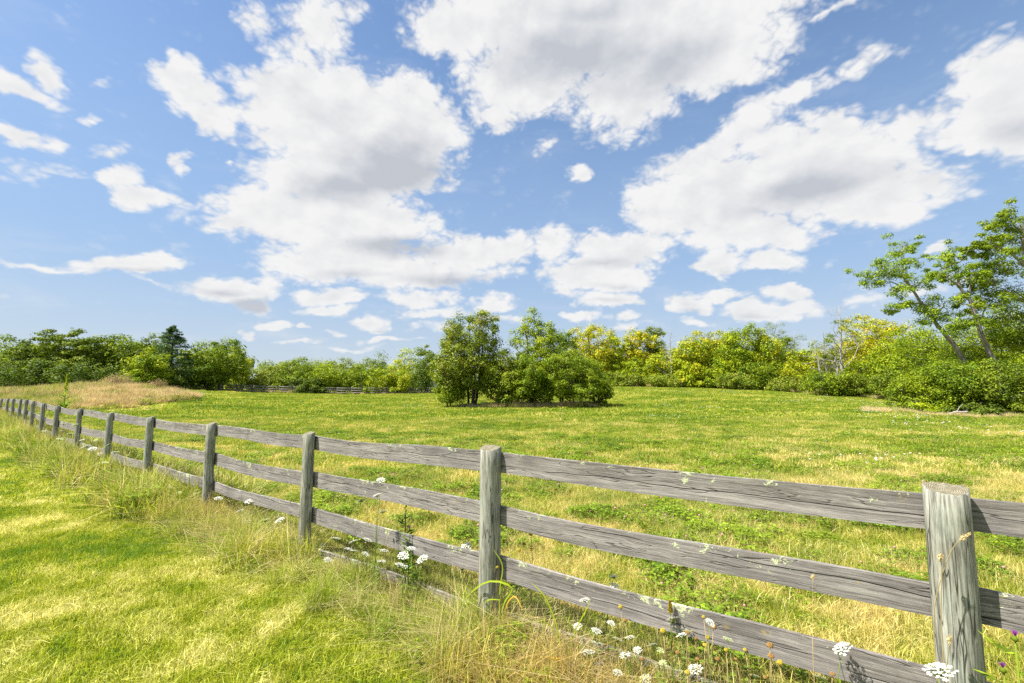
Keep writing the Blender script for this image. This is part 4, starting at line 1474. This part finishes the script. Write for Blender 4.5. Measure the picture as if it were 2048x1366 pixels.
locust('right one of two leaning trees, with a forked grey trunk', 34,
       [(2012, 775), (1988, 706), (1970, 655), (1965, 622), (1955, 598), (1940, 575), (1934, 545), (1936, 528)], .2,
       [(1932, 500, .7), (1916, 508, .8), (1950, 512, .6), (1908, 518, .6), (1926, 528, .6), (1906, 545, .6), (1922, 556, .7), (1908, 560, .5), (1950, 540, .7), (1966, 532, .7), (1980, 528, .8), (1972, 550, .8), (1956, 560, .7), (1990, 548, .7),
        (1940, 596, .6), (1934, 608, .5), (1978, 572, .6), (1962, 585, .5), (1950, 625, .6), (1986, 640, .8), (1944, 650, .8), (1996, 612, .7), (1975, 610, .5), (2000, 660, .9), (1930, 640, .6)],
       [[(1936, 528), (1930, 505)], [(1940, 575), (1918, 555), (1900, 545)], [(1955, 598), (1962, 560), (1982, 530)], [(1970, 655), (1985, 620), (1998, 610)], [(1936, 528), (1955, 515), (1972, 500)]], 302)
locust('big dark tree whose branches hang in from the right picture edge', 33,
       [(2120, 800), (2105, 700), (2092, 620), (2085, 540), (2080, 480), (2082, 445)], .3,
       [(2054, 430, .7), (2046, 438, .7), (2034, 445, .8), (2030, 458, .6), (2062, 440), (2015, 478, .7), (2004, 490, .7), (1988, 488, .6), (1976, 494, .5), (1972, 508, .4), (2030, 490, .8), (2048, 482, .9), (2040, 505, .9), (2015, 505, .7), (1996, 510, .5),
        (2020, 528), (2040, 540), (2000, 545, .9), (1985, 560, .8), (2010, 565), (2035, 575), (1998, 585, .9), (2018, 600), (2042, 610), (2005, 620, .9), (2030, 640), (1995, 645, .8), (2015, 665), (2045, 660),
        (2070, 500, 1.2), (2080, 540, 1.3), (2070, 590, 1.3), (2090, 620, 1.3), (2075, 650, 1.3), (2100, 470, 1.2), (2120, 520, 1.4), (2130, 580, 1.4), (2095, 440, 1.1), (2085, 690, 1.3), (2120, 660, 1.4)],
       [[(2085, 540), (2050, 500), (2010, 490), (1980, 495)], [(2092, 620), (2050, 590), (2005, 570)], [(2080, 470), (2060, 440), (2045, 425)], [(2105, 700), (2060, 640), (2010, 625)]], 303, pal='mid', name='broadleaf_tree', per=140, crad=.88)

# distant wood seen through the gaps: reads as one mass
dm = MB()
rg = np.random.default_rng(51)
cs = []
for p in np.arange(-700, 3300, 13):
    Y_ = rg.uniform(118, 150) if p > 480 else rg.uniform(80, 95)
    if 480 < p < 900: Y_ = rg.uniform(170, 230)
    tp = 706 if p > 1180 else (728 if p > 480 else 702)
    tp += rg.uniform(-7, 9)
    x_ = at(p, Y_); zt = zat(tp, Y_); zb = tz(x_, Y_) - 1
    for zz in np.arange(zb, zt, 1.7):
        cs.append((x_ + rg.normal(0, .8), Y_ + rg.normal(0, 1.5), zz))
cs = np.array(cs)
cluster_leaves(dm, rg, cs, np.where((cs[:, 1] > 165), 2.6, 1.9), 85, .9, .8, .5)
tag(dm.build('distant_woods', LEAF['far']), 'continuous distant wood glimpsed through gaps behind the field trees', 'woods', kind='stuff')
#@@FLOWERS
# ------------------------------------------------------------------ single plants by the fence
def on_plane(px, py, off):
    """world point where the sight line meets the upright plane parallel to the fence, off metres towards the viewer"""
    d = pix_dir(px, py)
    nn = np.array([FN[0], FN[1]])
    b = np.array([1.84, 2.0]) + FN * off
    t = (b @ nn) / (d[:2] @ nn)
    return d * t + np.array([0, 0, EYE])


fl = random.Random(9)
carrot_src = {}


def umbel_mesh(seed, rad, mat, cup=.0, dens=26):
    rg = np.random.default_rng(seed)
    m = MB()
    for k_ in range(dens):
        a = k_ * 2.399; r_ = rad * math.sqrt((k_ + .5) / dens)
        z_ = .012 * (1 - (r_ / rad) ** 2) * (1 - 2 * cup) + rg.normal(0, .002)
        c = np.array([math.cos(a) * r_, math.sin(a) * r_, z_])
        m.tube([(0, 0, -rad * .6), c * .9 + [0, 0, -.003]], [.0012, .0008], 3, 1, cap=False)
        s = rad * .17 * rg.uniform(.8, 1.25)
        nn_ = 9
        th = rg.uniform(0, 6.28, nn_)
        cc = c + np.column_stack([np.cos(th) * s * .6, np.sin(th) * s * .6, rg.normal(0, .0012, nn_)])
        ax = np.column_stack([np.cos(th), np.sin(th), rg.normal(0, .1, nn_)])
        nr = np.column_stack([rg.normal(0, .2, nn_), rg.normal(0, .2, nn_), np.ones(nn_)])
        m.leaves(cc, ax, nr, np.full(nn_, s), np.full(nn_, s * .75), 0)
    return m.mesh('flower_head', [mat, M_STEM])


def stem_mesh(seed, h, lean):
    rg = np.random.default_rng(seed)
    m = MB()
    p = np.array([(0, 0, -.03), (lean * .1, 0, h * .3), (lean * .45, 0, h * .7), (lean, 0, h)])
    m.tube(p, [.0032, .0028, .0022, .0016], 5)
    for _ in range(4):
        t = rg.uniform(.15, .7); a = rg.uniform(0, 6.28)
        b = np.array([lean * t * t, 0, h * t])
        for s_ in np.linspace(.2, 1, 6):
            c = b + np.array([math.cos(a), math.sin(a), .6]) * .09 * s_
            m.leaves(np.array([c, c]), np.array([[math.cos(a + 1), math.sin(a + 1), .2], [math.cos(a - 1), math.sin(a - 1), .2]]), np.array([[0, 0, 1.], [0, 0, 1.]]), np.full(2, .04 * (1.2 - s_)), np.full(2, .008), 0)
    return m.mesh('stem', M_STEM)


heads = {'white': [umbel_mesh(s, .036, M_WHITE) for s in (1, 2, 3)], 'cream': [umbel_mesh(s, .032, M_CREAM, .3) for s in (4, 5)]}
stems = [stem_mesh(s, 1.0, l_) for s, l_ in ((1, .06), (2, .12), (3, -.08))]


def carrot(px, py, off, size, label, group, kind='white', tilt=None, name='wild_carrot'):
    q = on_plane(px, py, off)
    g0 = tz(q[0], q[1])
    h = max(.12, q[2] - g0)
    root = empty(name, (q[0], q[1], g0), label, 'flower', group)
    st = bpy.data.objects.new('stem', fl.choice(stems)); C.objects.link(st); st.parent = root
    a = fl.uniform(0, 6.28)
    st.scale = (1, 1, h); st.rotation_euler = (0, 0, a)
    # the stem's tip carries the head; shift the stem so that the tip is where the photo shows the head
    tip = {0: .06, 1: .12, 2: -.08}[stems.index(st.data)]
    st.location = (-math.cos(a) * tip, -math.sin(a) * tip, 0)
    hd = bpy.data.objects.new('flower_head', fl.choice(heads[kind])); C.objects.link(hd); hd.parent = root
    hd.location = (0, 0, h)
    hd.scale = (size * 1.15, size * 1.15, size * .8)
    t = tilt if tilt is not None else fl.uniform(.15, .6)
    b = math.radians(fl.uniform(150, 260))
    hd.rotation_euler = (t * math.sin(b), t * math.cos(b), fl.uniform(0, 6))
    return root


ORD = ['first', 'second', 'third', 'fourth', 'fifth', 'sixth', 'seventh', 'eighth', 'ninth', 'tenth', 'eleventh', 'twelfth', 'thirteenth', 'fourteenth', 'fifteenth', 'sixteenth', 'seventeenth', 'eighteenth', 'nineteenth', 'twentieth']


def ordered(pts, what, k_max=99):
    """photo points sorted from the left, each with a label saying its place in its bunch"""
    pts = sorted(pts)
    return [(a, b, '%s, %s from the left' % (what, ORD[k_])) for k_, (a, b) in enumerate(pts)]


hero = [
    (1170, 1200, .12, .8, 'white umbel on the bottom rail, nearest to the second nearest post'),
    (1193, 1262, .15, .8, 'white wildflower low between the second nearest post and the tangle right of it'),
    (1235, 1279, .15, .8, 'white umbel just above the bottom rail, right of centre bottom'),
    (1176, 1305, .18, 1.0, 'lace white umbel cluster at bottom centre, in front of the lowest rail end'),
    (1250, 1310, .15, .8, 'small white umbel close to the bottom frame edge, left of the rusty seed heads'),
    (1290, 1360, .15, .9, 'white umbel cut by the bottom frame edge below the rusty seed heads'),
    (1391, 1338, .10, .9, 'white umbel low in front of the third rail, standing free among dry stems'),
    (1685, 1297, .06, 1.0, 'large flat white umbel resting at the top edge of the third rail, mid right'),
    (1345, 1238, .05, .9, 'white umbel against the third rail, beside the upright yellow spike'),
    (1880, 1342, .22, 1.25, 'large white umbel bunch overlapping the nearest post at the bottom'),
    (933, 1093, -.05, 1.1, 'large white umbel by the third rail, just left of the second nearest post'),
    (925, 1136, .05, .9, 'white umbel below the big one, left of the second nearest post'),
    (672, 1077, .15, 1.1, 'wide white umbel right beside the third nearest post'),
    (645, 1104, .15, .8, 'white umbel nearest the third nearest post foot'),
    (768, 1102, .15, 1.0, 'tilted white umbel in the middle of the bunch between the posts'),
    (1228, 1153, -.35, .8, 'upper of two small white umbels on one line behind the third rail'),
    (1229, 1173, -.33, .9, 'lower of two small white umbels on one line behind the third rail'),
]
for (a, b, o_, s, lab) in hero:
    carrot(a, b, o_, s, lab, None)
g1 = 'white umbels between the second and third nearest posts'
for (a, b, lab) in ordered([(707, 1083), (735, 1080), (770, 1078), (708, 1102), (731, 1108), (763, 1123), (807, 1111), (822, 1097), (800, 1130), (815, 1134), (697, 1098), (727, 1052), (642, 1136), (755, 990), (762, 960), (765, 1023), (722, 1001), (845, 1118)], 'small white umbel between second and third nearest posts'):
    carrot(a, b, fl.uniform(.0, .35), fl.uniform(.8, 1.1), lab, g1)
g2 = 'white umbels low at the bottom right'
for (a, b, lab) in ordered([(1222, 1246), (1275, 1300), (1320, 1300), (1325, 1325), (1365, 1270), (1375, 1262), (1235, 1345), (1305, 1290), (1455, 1278), (1640, 1355), (1420, 1245), (1155, 1252), (1110, 1297), (1260, 1275), (1410, 1362), (1510, 1352), (1200, 1330), (1345, 1352)], 'small white umbel below the third rail, bottom right'):
    carrot(a, b, fl.uniform(.0, .25), fl.uniform(.5, .8), lab, g2, fl.choice(['white', 'white', 'cream']))
g3 = 'cream umbels in the tall grass by the far posts'
far_umbels = [(88, 862), (95, 850), (105, 868), (112, 884), (98, 893), (120, 878), (130, 890), (140, 868), (150, 850), (165, 880), (172, 893), (135, 905), (152, 912), (118, 903), (108, 915), (180, 862), (192, 880), (60, 890), (75, 905), (88, 898), (100, 880),
               (125, 862), (143, 895), (160, 903), (35, 893), (72, 875), (50, 878), (185, 898), (200, 908), (92, 842), (210, 925), (230, 905), (215, 890), (128, 848)]
for (a, b, lab) in ordered([q for q in far_umbels if q[0] < 119], 'cream umbel in tall grass by the smallest posts') + ordered([q for q in far_umbels if q[0] >= 119], 'cream umbel in tall grass by the next larger posts'):
    carrot(a, b, fl.uniform(.0, .7), fl.uniform(1.0, 1.9), lab, g3, fl.choice(['white', 'cream', 'cream']), fl.uniform(.2, .7))
g4 = 'white umbels along the middle posts'
for (a, b, lab) in ordered([(285, 977), (318, 976), (340, 975), (358, 985), (362, 997), (480, 1022), (500, 1002), (492, 1045), (530, 1040), (485, 1075), (475, 1085), (395, 988), (437, 997), (560, 1040), (250, 950), (310, 963), (378, 1010), (590, 1080), (655, 1120)], 'small white umbel on the lawn side of the middle posts'):
    carrot(a, b, fl.uniform(.1, .4), fl.uniform(.9, 1.4), lab, g4, fl.choice(['white', 'white', 'cream']), fl.uniform(.2, .7))


# round seed heads on dry stalks
def seed_head_mesh(seed, mat):
    rg = np.random.default_rng(seed)
    m = MB()
    for k_ in range(46):
        a = k_ * 2.399; t = (k_ + .5) / 46; z_ = 1 - 1.5 * t
        r_ = math.sqrt(max(0, 1 - z_ * z_))
        ball(m, (math.cos(a) * r_ * .011, math.sin(a) * r_ * .011, z_ * .009), .0032, 0, rg)
    return m.mesh('seed_head', [mat])


def dry_stem_mesh(seed):
    rg = np.random.default_rng(seed)
    m = MB()
    m.tube([(0, 0, -.03), (.01, 0, .4), (-.01, .01, .75), (0, 0, 1)], [.0026, .0022, .0017, .0013], 5)
    for t in (.45, .6, .7):
        a = rg.uniform(0, 6.28)
        e = np.array([math.cos(a) * .05, math.sin(a) * .05, t + .12])
        m.tube([(0, 0, t), e * [.6, .6, 1], e + [0, 0, .05]], [.0013, .0011, .0008], 4)
    return m.mesh('stem', M_STEMD)


sh = [seed_head_mesh(1, M_YELLOWF), seed_head_mesh(2, M_ORANGEF)]
dstem = [dry_stem_mesh(1), dry_stem_mesh(2)]


def seedhead(px, py, off, size, k_, label, group=None):
    q = on_plane(px, py, off)
    g0 = tz(q[0], q[1])
    h = max(.1, q[2] - g0)
    root = empty('seed_plant', (q[0], q[1], g0), label, 'seed head', group)
    st = bpy.data.objects.new('stem', fl.choice(dstem)); C.objects.link(st); st.parent = root
    st.scale = (1, 1, h); st.rotation_euler = (0, 0, fl.uniform(0, 6))
    hd = bpy.data.objects.new('seed_head', sh[k_]); C.objects.link(hd); hd.parent = root
    hd.location = (0, 0, h); hd.scale = (size, size, size * fl.uniform(.8, 1.3))


for (a, b, o_, s, k_, lab) in [
        (967, 1041, .12, 1.2, 0, 'mustard seed head over the left edge of the second nearest post'),
        (986, 1043, .12, .8, 1, 'rusty seed head in front of the second nearest post, upper of two'),
        (985, 1058, .12, .8, 1, 'rusty seed head in front of the second nearest post, lower of two'),
        (994, 1134, .12, 1.1, 0, 'mustard seed head at the right edge of the second nearest post'),
        (736, 961, -.5, 1.2, 0, 'lone yellow seed head seen between top and second rail, left half'),
        (1540, 1291, .12, 1.1, 1, 'rusty seed head in front of the third rail, upper of the pair'),
        (1542, 1312, .12, 1.1, 1, 'rusty seed head in front of the third rail, lower of the pair'),
        (1427, 1254, .1, 1.1, 1, 'tan seed head against the third rail, right of the yellow ones'),
        (1326, 1262, .1, 1.1, 0, 'mustard seed head just under the third rail, right of the white umbels')]:
    seedhead(a, b, o_, s, k_, lab)
g5 = 'seed heads at the bottom right'
sq = [(1241, 1214), (1250, 1240), (1407, 1234), (1392, 1277), (1410, 1290), (1375, 1265), (1415, 1275), (1395, 1318), (1300, 1340), (1345, 1290), (1452, 1300), (1472, 1318), (1490, 1300), (1530, 1355), (1560, 1325),
                             (1435, 1318), (1325, 1352), (1285, 1318), (1500, 1350), (1355, 1305), (1375, 1345), (1665, 1348), (1210, 1290), (1180, 1345)]
for k_ in (0, 1):
    for (a, b, lab) in ordered(sq[k_::2], ['mustard yellow seed head on dry stalk at the bottom right', 'rusty brown seed head on dry stalk at the bottom right'][k_]):
        seedhead(a, b, fl.uniform(.0, .25), fl.uniform(.6, 1.0), k_, lab, g5 + [' mustard', ' rusty'][k_])
g6 = 'yellow seed heads by the middle'
for (a, b, lab) in ordered([(1038, 1100), (1061, 1099), (1048, 1088), (1062, 1069), (794, 1073), (810, 1087), (841, 1146), (810, 1014), (775, 1062), (697, 1030), (738, 1043), (950, 1112), (1116, 1174)], 'small yellow seed head among weeds about the second nearest post'):
    seedhead(a, b, fl.uniform(-.35, .15), fl.uniform(.7, 1.1), 0, lab, g6)


# thistles with spiny leaves
def thistle(px, py, off, label, size=1.):
    q = on_plane(px, py, off)
    g0 = tz(q[0], q[1]); h = q[2] - g0
    rg = np.random.default_rng(int(px))
    root = empty('thistle', (q[0], q[1], g0), label, 'flower')
    m = MB()
    for k_ in range(4):
        hh = h * (1 - .17 * k_); a = k_ * 1.9; o_ = .045 * k_
        e = np.array([math.cos(a) * o_, math.sin(a) * o_, hh])
        m.tube([(0, 0, -.02), (e[0] * .3, e[1] * .3, hh * .5), e], [.005, .004, .0025], 5)
        for t in np.linspace(.2, .92, 10):
            b = rg.uniform(0, 6.28)
            c = e * t * [t, t, 1]
            ax = np.array([math.cos(b), math.sin(b), .45])
            for s_ in (.25, .5, .75, 1):
                m.leaves(np.array([c + ax * .07 * s_]), ax[None] + rg.normal(0, .3, (1, 3)), rg.normal(0, .3, (1, 3)) + [[0, 0, 1]], np.array([.05]), np.array([.018]))
    m.build('stem', M_CLOVER, root)
    for k_ in range(4):
        hh = h * (1 - .17 * k_); a = k_ * 1.9; o_ = .045 * k_
        b = MB()
        ball(b, (0, 0, 0), .011 * size, 0, rg, 1.1)
        nn_ = 40
        th = rg.uniform(0, 6.28, nn_); sp = rg.uniform(0, .55, nn_)
        ax = np.column_stack([np.cos(th) * sp, np.sin(th) * sp, np.ones(nn_)]); ax /= np.linalg.norm(ax, axis=1)[:, None]
        b.leaves(np.array([0, 0, .008]) + ax * .014 * size, ax, np.column_stack([np.sin(th), -np.cos(th), 0 * th]) + 1e-3, np.full(nn_, .022 * size), np.full(nn_, .003), 1)
        hd = b.build('flower_head', [M_CLOVER, M_PURPLE if k_ < 3 else M_CREAM], root)
        hd.location = (math.cos(a) * o_, math.sin(a) * o_, hh)


thistle(812, 1012, -.1, 'branching green thistle with small purple blooms left of the second nearest post')
thistle(819, 1060, .1, 'lower purple thistle in the white flower bunch')
thistle(2030, 1278, .1, 'purple thistle right of the nearest post at the right edge', 1.0)


# upright yellow flower spike
def spike(px, py, off, length, label, mat, cat='flower', name='flower_spike', leafy=False, w=.012):
    q = on_plane(px, py, off) if off is not None else None
    return q


def flower_spike(x, y, ztop, label, length, w, mat, name, cat, big_leaves=0):
    g0 = tz(x, y); h = ztop - g0
    rg = np.random.default_rng(int(abs(x * 100)))
    root = empty(name, (x, y, g0), label, cat)
    m = MB()
    m.tube([(0, 0, -.03), (0, .0, h * .5), (0, 0, h)], [w * .35, w * .3, w * .12], 6)
    if big_leaves:
        for k_ in range(big_leaves):
            t = rg.uniform(.03, .55); a = k_ * 2.4
            L = .5 * (1.15 - t)
            ax = np.array([math.cos(a), math.sin(a), .75])
            ax /= np.linalg.norm(ax)
            m.leaves(np.array([[0, 0, h * t]]) + ax * L * .5, ax[None], np.array([[-math.cos(a) * .7, -math.sin(a) * .7, 1.]]), np.array([L]), np.array([L * .3]))
    m.build('stem', M_CLOVER if big_leaves else M_STEM, root)
    b = MB()
    n_ = 240
    t = rg.uniform(0, 1, n_); th = rg.uniform(0, 6.28, n_)
    r_ = w * (1.1 - t * .8)
    c = np.column_stack([np.cos(th) * r_, np.sin(th) * r_, h - length + length * t])
    ax = np.column_stack([np.cos(th), np.sin(th), np.full(n_, .8)])
    b.leaves(c, ax, rg.normal(0, 1, (n_, 3)), np.full(n_, w * .9), np.full(n_, w * .6))
    b.build('flower_head', mat, root)


q = on_plane(1340, 1200, .05)
flower_spike(q[0], q[1], q[2], 'upright yellow flower spike before the third rail', .07, .011, M_YELLOWF, 'flower_spike', 'flower')
ym = 28.2
flower_spike(at(132, ym), ym, zat(749, ym), 'tall green mullein spike rising from the mound', 1.0, .075, LEAF['bright'], 'mullein', 'plant', 30)


# arching long grass blades at the second nearest post
def ribbon(pts, w, mat, root, name='blade'):
    P = np.array(pts, float)
    tt = np.linspace(0, len(P) - 1, 14)
    # smooth through the points
    from numpy import interp
    Q = np.column_stack([interp(tt, range(len(P)), P[:, k_]) for k_ in range(3)])
    for _ in range(2):
        Q[1:-1] = (Q[:-2] + 2 * Q[1:-1] + Q[2:]) / 4
    T_ = np.gradient(Q, axis=0); T_ /= np.linalg.norm(T_, axis=1)[:, None]
    B = np.cross(T_, np.array([FN[0], FN[1], .6])); B /= np.linalg.norm(B, axis=1)[:, None]
    ww = w * np.sin(np.linspace(.5, np.pi, 14)) ** .6 * .5
    keel = np.array([FN[0], FN[1], 0]) * -.25
    V = np.stack([Q - B * ww[:, None], Q + keel * ww[:, None], Q + B * ww[:, None]], 1).reshape(-1, 3)
    m = MB()
    f = []
    for k_ in range(13):
        f += [(k_ * 3, k_ * 3 + 1, k_ * 3 + 4, k_ * 3 + 3), (k_ * 3 + 1, k_ * 3 + 2, k_ * 3 + 5, k_ * 3 + 4)]
    m.add(V, f)
    return m.build(name, mat, root)


M_BLADE = foliage('broad blade green', (.20, .30, .012), (.34, .38, .02))
M_BLADEO = foliage('broad blade orange', (.42, .26, .03), (.55, .34, .05))


def blade_clump(base_px, blades_px, label):
    b = on_plane(*base_px)
    g0 = tz(b[0], b[1])
    root = empty('grass_clump', (b[0], b[1], g0), label, 'grass')
    for (pts, w, mat) in blades_px:
        P = [on_plane(p_[0], p_[1], p_[2]) - np.array([b[0], b[1], g0]) for p_ in pts]
        P[0][2] = min(P[0][2], 0.02)
        ribbon(P, w, mat, root)


blade_clump((975, 1250, .13), [
    ([(1000, 1255, .14), (1000, 1200, .16), (1040, 1175, .18), (980, 1155, .2), (945, 1180, .22), (925, 1205, .25)], .013, M_BLADE),
    ([(985, 1255, .14), (965, 1215, .16), (975, 1198, .2), (1003, 1200, .22)], .012, M_BLADE),
    ([(1000, 1262, .14), (998, 1180, .15), (1008, 1130, .16), (985, 1096, .18)], .011, M_BLADE),
    ([(1005, 1262, .14), (1010, 1210, .16), (1030, 1187, .18), (1046, 1222, .2)], .010, M_BLADEO),
    ([(990, 1262, .14), (975, 1240, .2), (930, 1222, .26)], .010, M_BLADEO)],
    'arching yellow green grass blades across the foot of the second nearest post')
blade_clump((1130, 1330, .14), [
    ([(1125, 1330, .14), (1118, 1260, .15), (1090, 1190, .16), (1060, 1163, .17)], .009, M_BLADE),
    ([(1128, 1330, .14), (1150, 1260, .16), (1175, 1215, .18), (1182, 1195, .2)], .008, M_BLADE),
    ([(1130, 1330, .14), (1118, 1275, .15), (1100, 1250, .17), (1085, 1242, .2)], .009, M_BLADE)],
    'thin green grass blades leaning right of the second nearest post')
blade_clump((1075, 1345, .25), [
    ([(1070, 1350, .25), (1090, 1320, .26), (1125, 1315, .28), (1128, 1320, .3)], .011, M_BLADEO),
    ([(1075, 1350, .25), (1062, 1320, .27), (1040, 1285, .28), (1038, 1325, .3)], .012, M_BLADE),
    ([(1020, 1366, .28), (1010, 1340, .28), (1014, 1310, .28), (1012, 1300, .28)], .010, M_BLADE),
    ([(1060, 1350, .25), (1035, 1330, .27), (1078, 1312, .3), (1130, 1318, .33)], .010, M_BLADEO)],
    'orange and lime broad blades at the bottom centre edge')


# seeding grass stalks over the nearest post
def stalk(pts, label, head=.055, nod=.4):
    P = [on_plane(*p_) for p_ in pts]
    g0 = tz(P[0][0], P[0][1])
    b = np.array([P[0][0], P[0][1], g0])
    root = empty('grass_stalk', tuple(b), label, 'grass')
    L = np.array(P) - b
    L[0][2] = -.02
    tt = np.linspace(0, len(L) - 1, 16)
    Q = np.column_stack([np.interp(tt, range(len(L)), L[:, k_]) for k_ in range(3)])
    for _ in range(2): Q[1:-1] = (Q[:-2] + 2 * Q[1:-1] + Q[2:]) / 4
    m = MB(); m.tube(Q, np.linspace(.0022, .0009, 16), 5); m.build('stem', M_STEMD, root)
    rg = np.random.default_rng(5)
    e = Q[-1]; d = Q[-1] - Q[-4]; d /= np.linalg.norm(d)
    n_ = 130
    t = rg.uniform(0, 1, n_)
    off = rg.normal(0, .0035, (n_, 3))
    c = e - d * head * .9 * t[:, None] + off * (np.sin(t * 3.14) ** .5)[:, None]
    b2 = MB(); ax = d + rg.normal(0, .35, (n_, 3)); ax /= np.linalg.norm(ax, axis=1)[:, None]
    b2.leaves(c, ax, rg.normal(0, 1, (n_, 3)), np.full(n_, .011), np.full(n_, .0032))
    b2.build('seed_head', M_STRAW, root)


stalk([(1875, 1366, .16), (1862, 1240, .16), (1880, 1160, .16), (1905, 1090, .16), (1940, 1066, .16)], 'golden seeding grass stalk arching across the nearest post', .05)
stalk([(1885, 1366, .15), (1880, 1240, .16), (1884, 1150, .16), (1882, 1110, .17), (1880, 1122, .17)], 'short straight straw stalk beside the arching one on the nearest post', .03)
stalk([(1890, 1366, .15), (1893, 1330, .16), (1897, 1300, .16), (1900, 1270, .16)], 'straw stalk low on the nearest post', .04)
stalk([(1628, 1366, .2), (1626, 1320, .2), (1625, 1240, .1), (1626, 1150, .06)], 'straight thin straw stalk in front of the second rail, right part', .02)
stalk([(638, 1080, .14), (632, 1020, .14), (620, 985, .14), (613, 960, .14)], 'curved golden stalk crossing the third nearest post', .05)
stalk([(430, 1025, .15), (437, 985, .15), (425, 935, .15), (420, 920, .15)], 'thin golden stalk crossing the fourth nearest post', .05)

# fallen wood at the foot of the right bushes
for n_, (px, Y_, L, r_, a, lab) in enumerate([(1905, 29.3, 1.5, .11, .35, 'short fallen log at the foot of the right bushes'), (1888, 29.1, 1.0, .08, -.5, 'pale crooked branch beside the fallen log'), (1925, 29.2, .8, .06, .9, 'thin broken branch right of the fallen log')]):
    x_ = at(px, Y_)
    root = empty('fallen_log', (x_, Y_, tz(x_, Y_)), lab, 'log')
    m = MB()
    t = np.linspace(0, 1, 9)
    rg = np.random.default_rng(70 + n_)
    P = np.column_stack([np.cos(a) * L * t, np.sin(a) * L * t, .12 + .3 * t * (n_ % 2) + .08 * np.sin(t * 4)]) + rg.normal(0, .02, (9, 3))
    m.tube(P, r_ * (1.1 - .5 * t), 8)
    m.tube([P[4], P[4] + [.1, -.1, .3], P[4] + [.3, -.1, .45]], [r_ * .4, r_ * .3, .01], 5)
    m.build('trunk', DEAD, root)
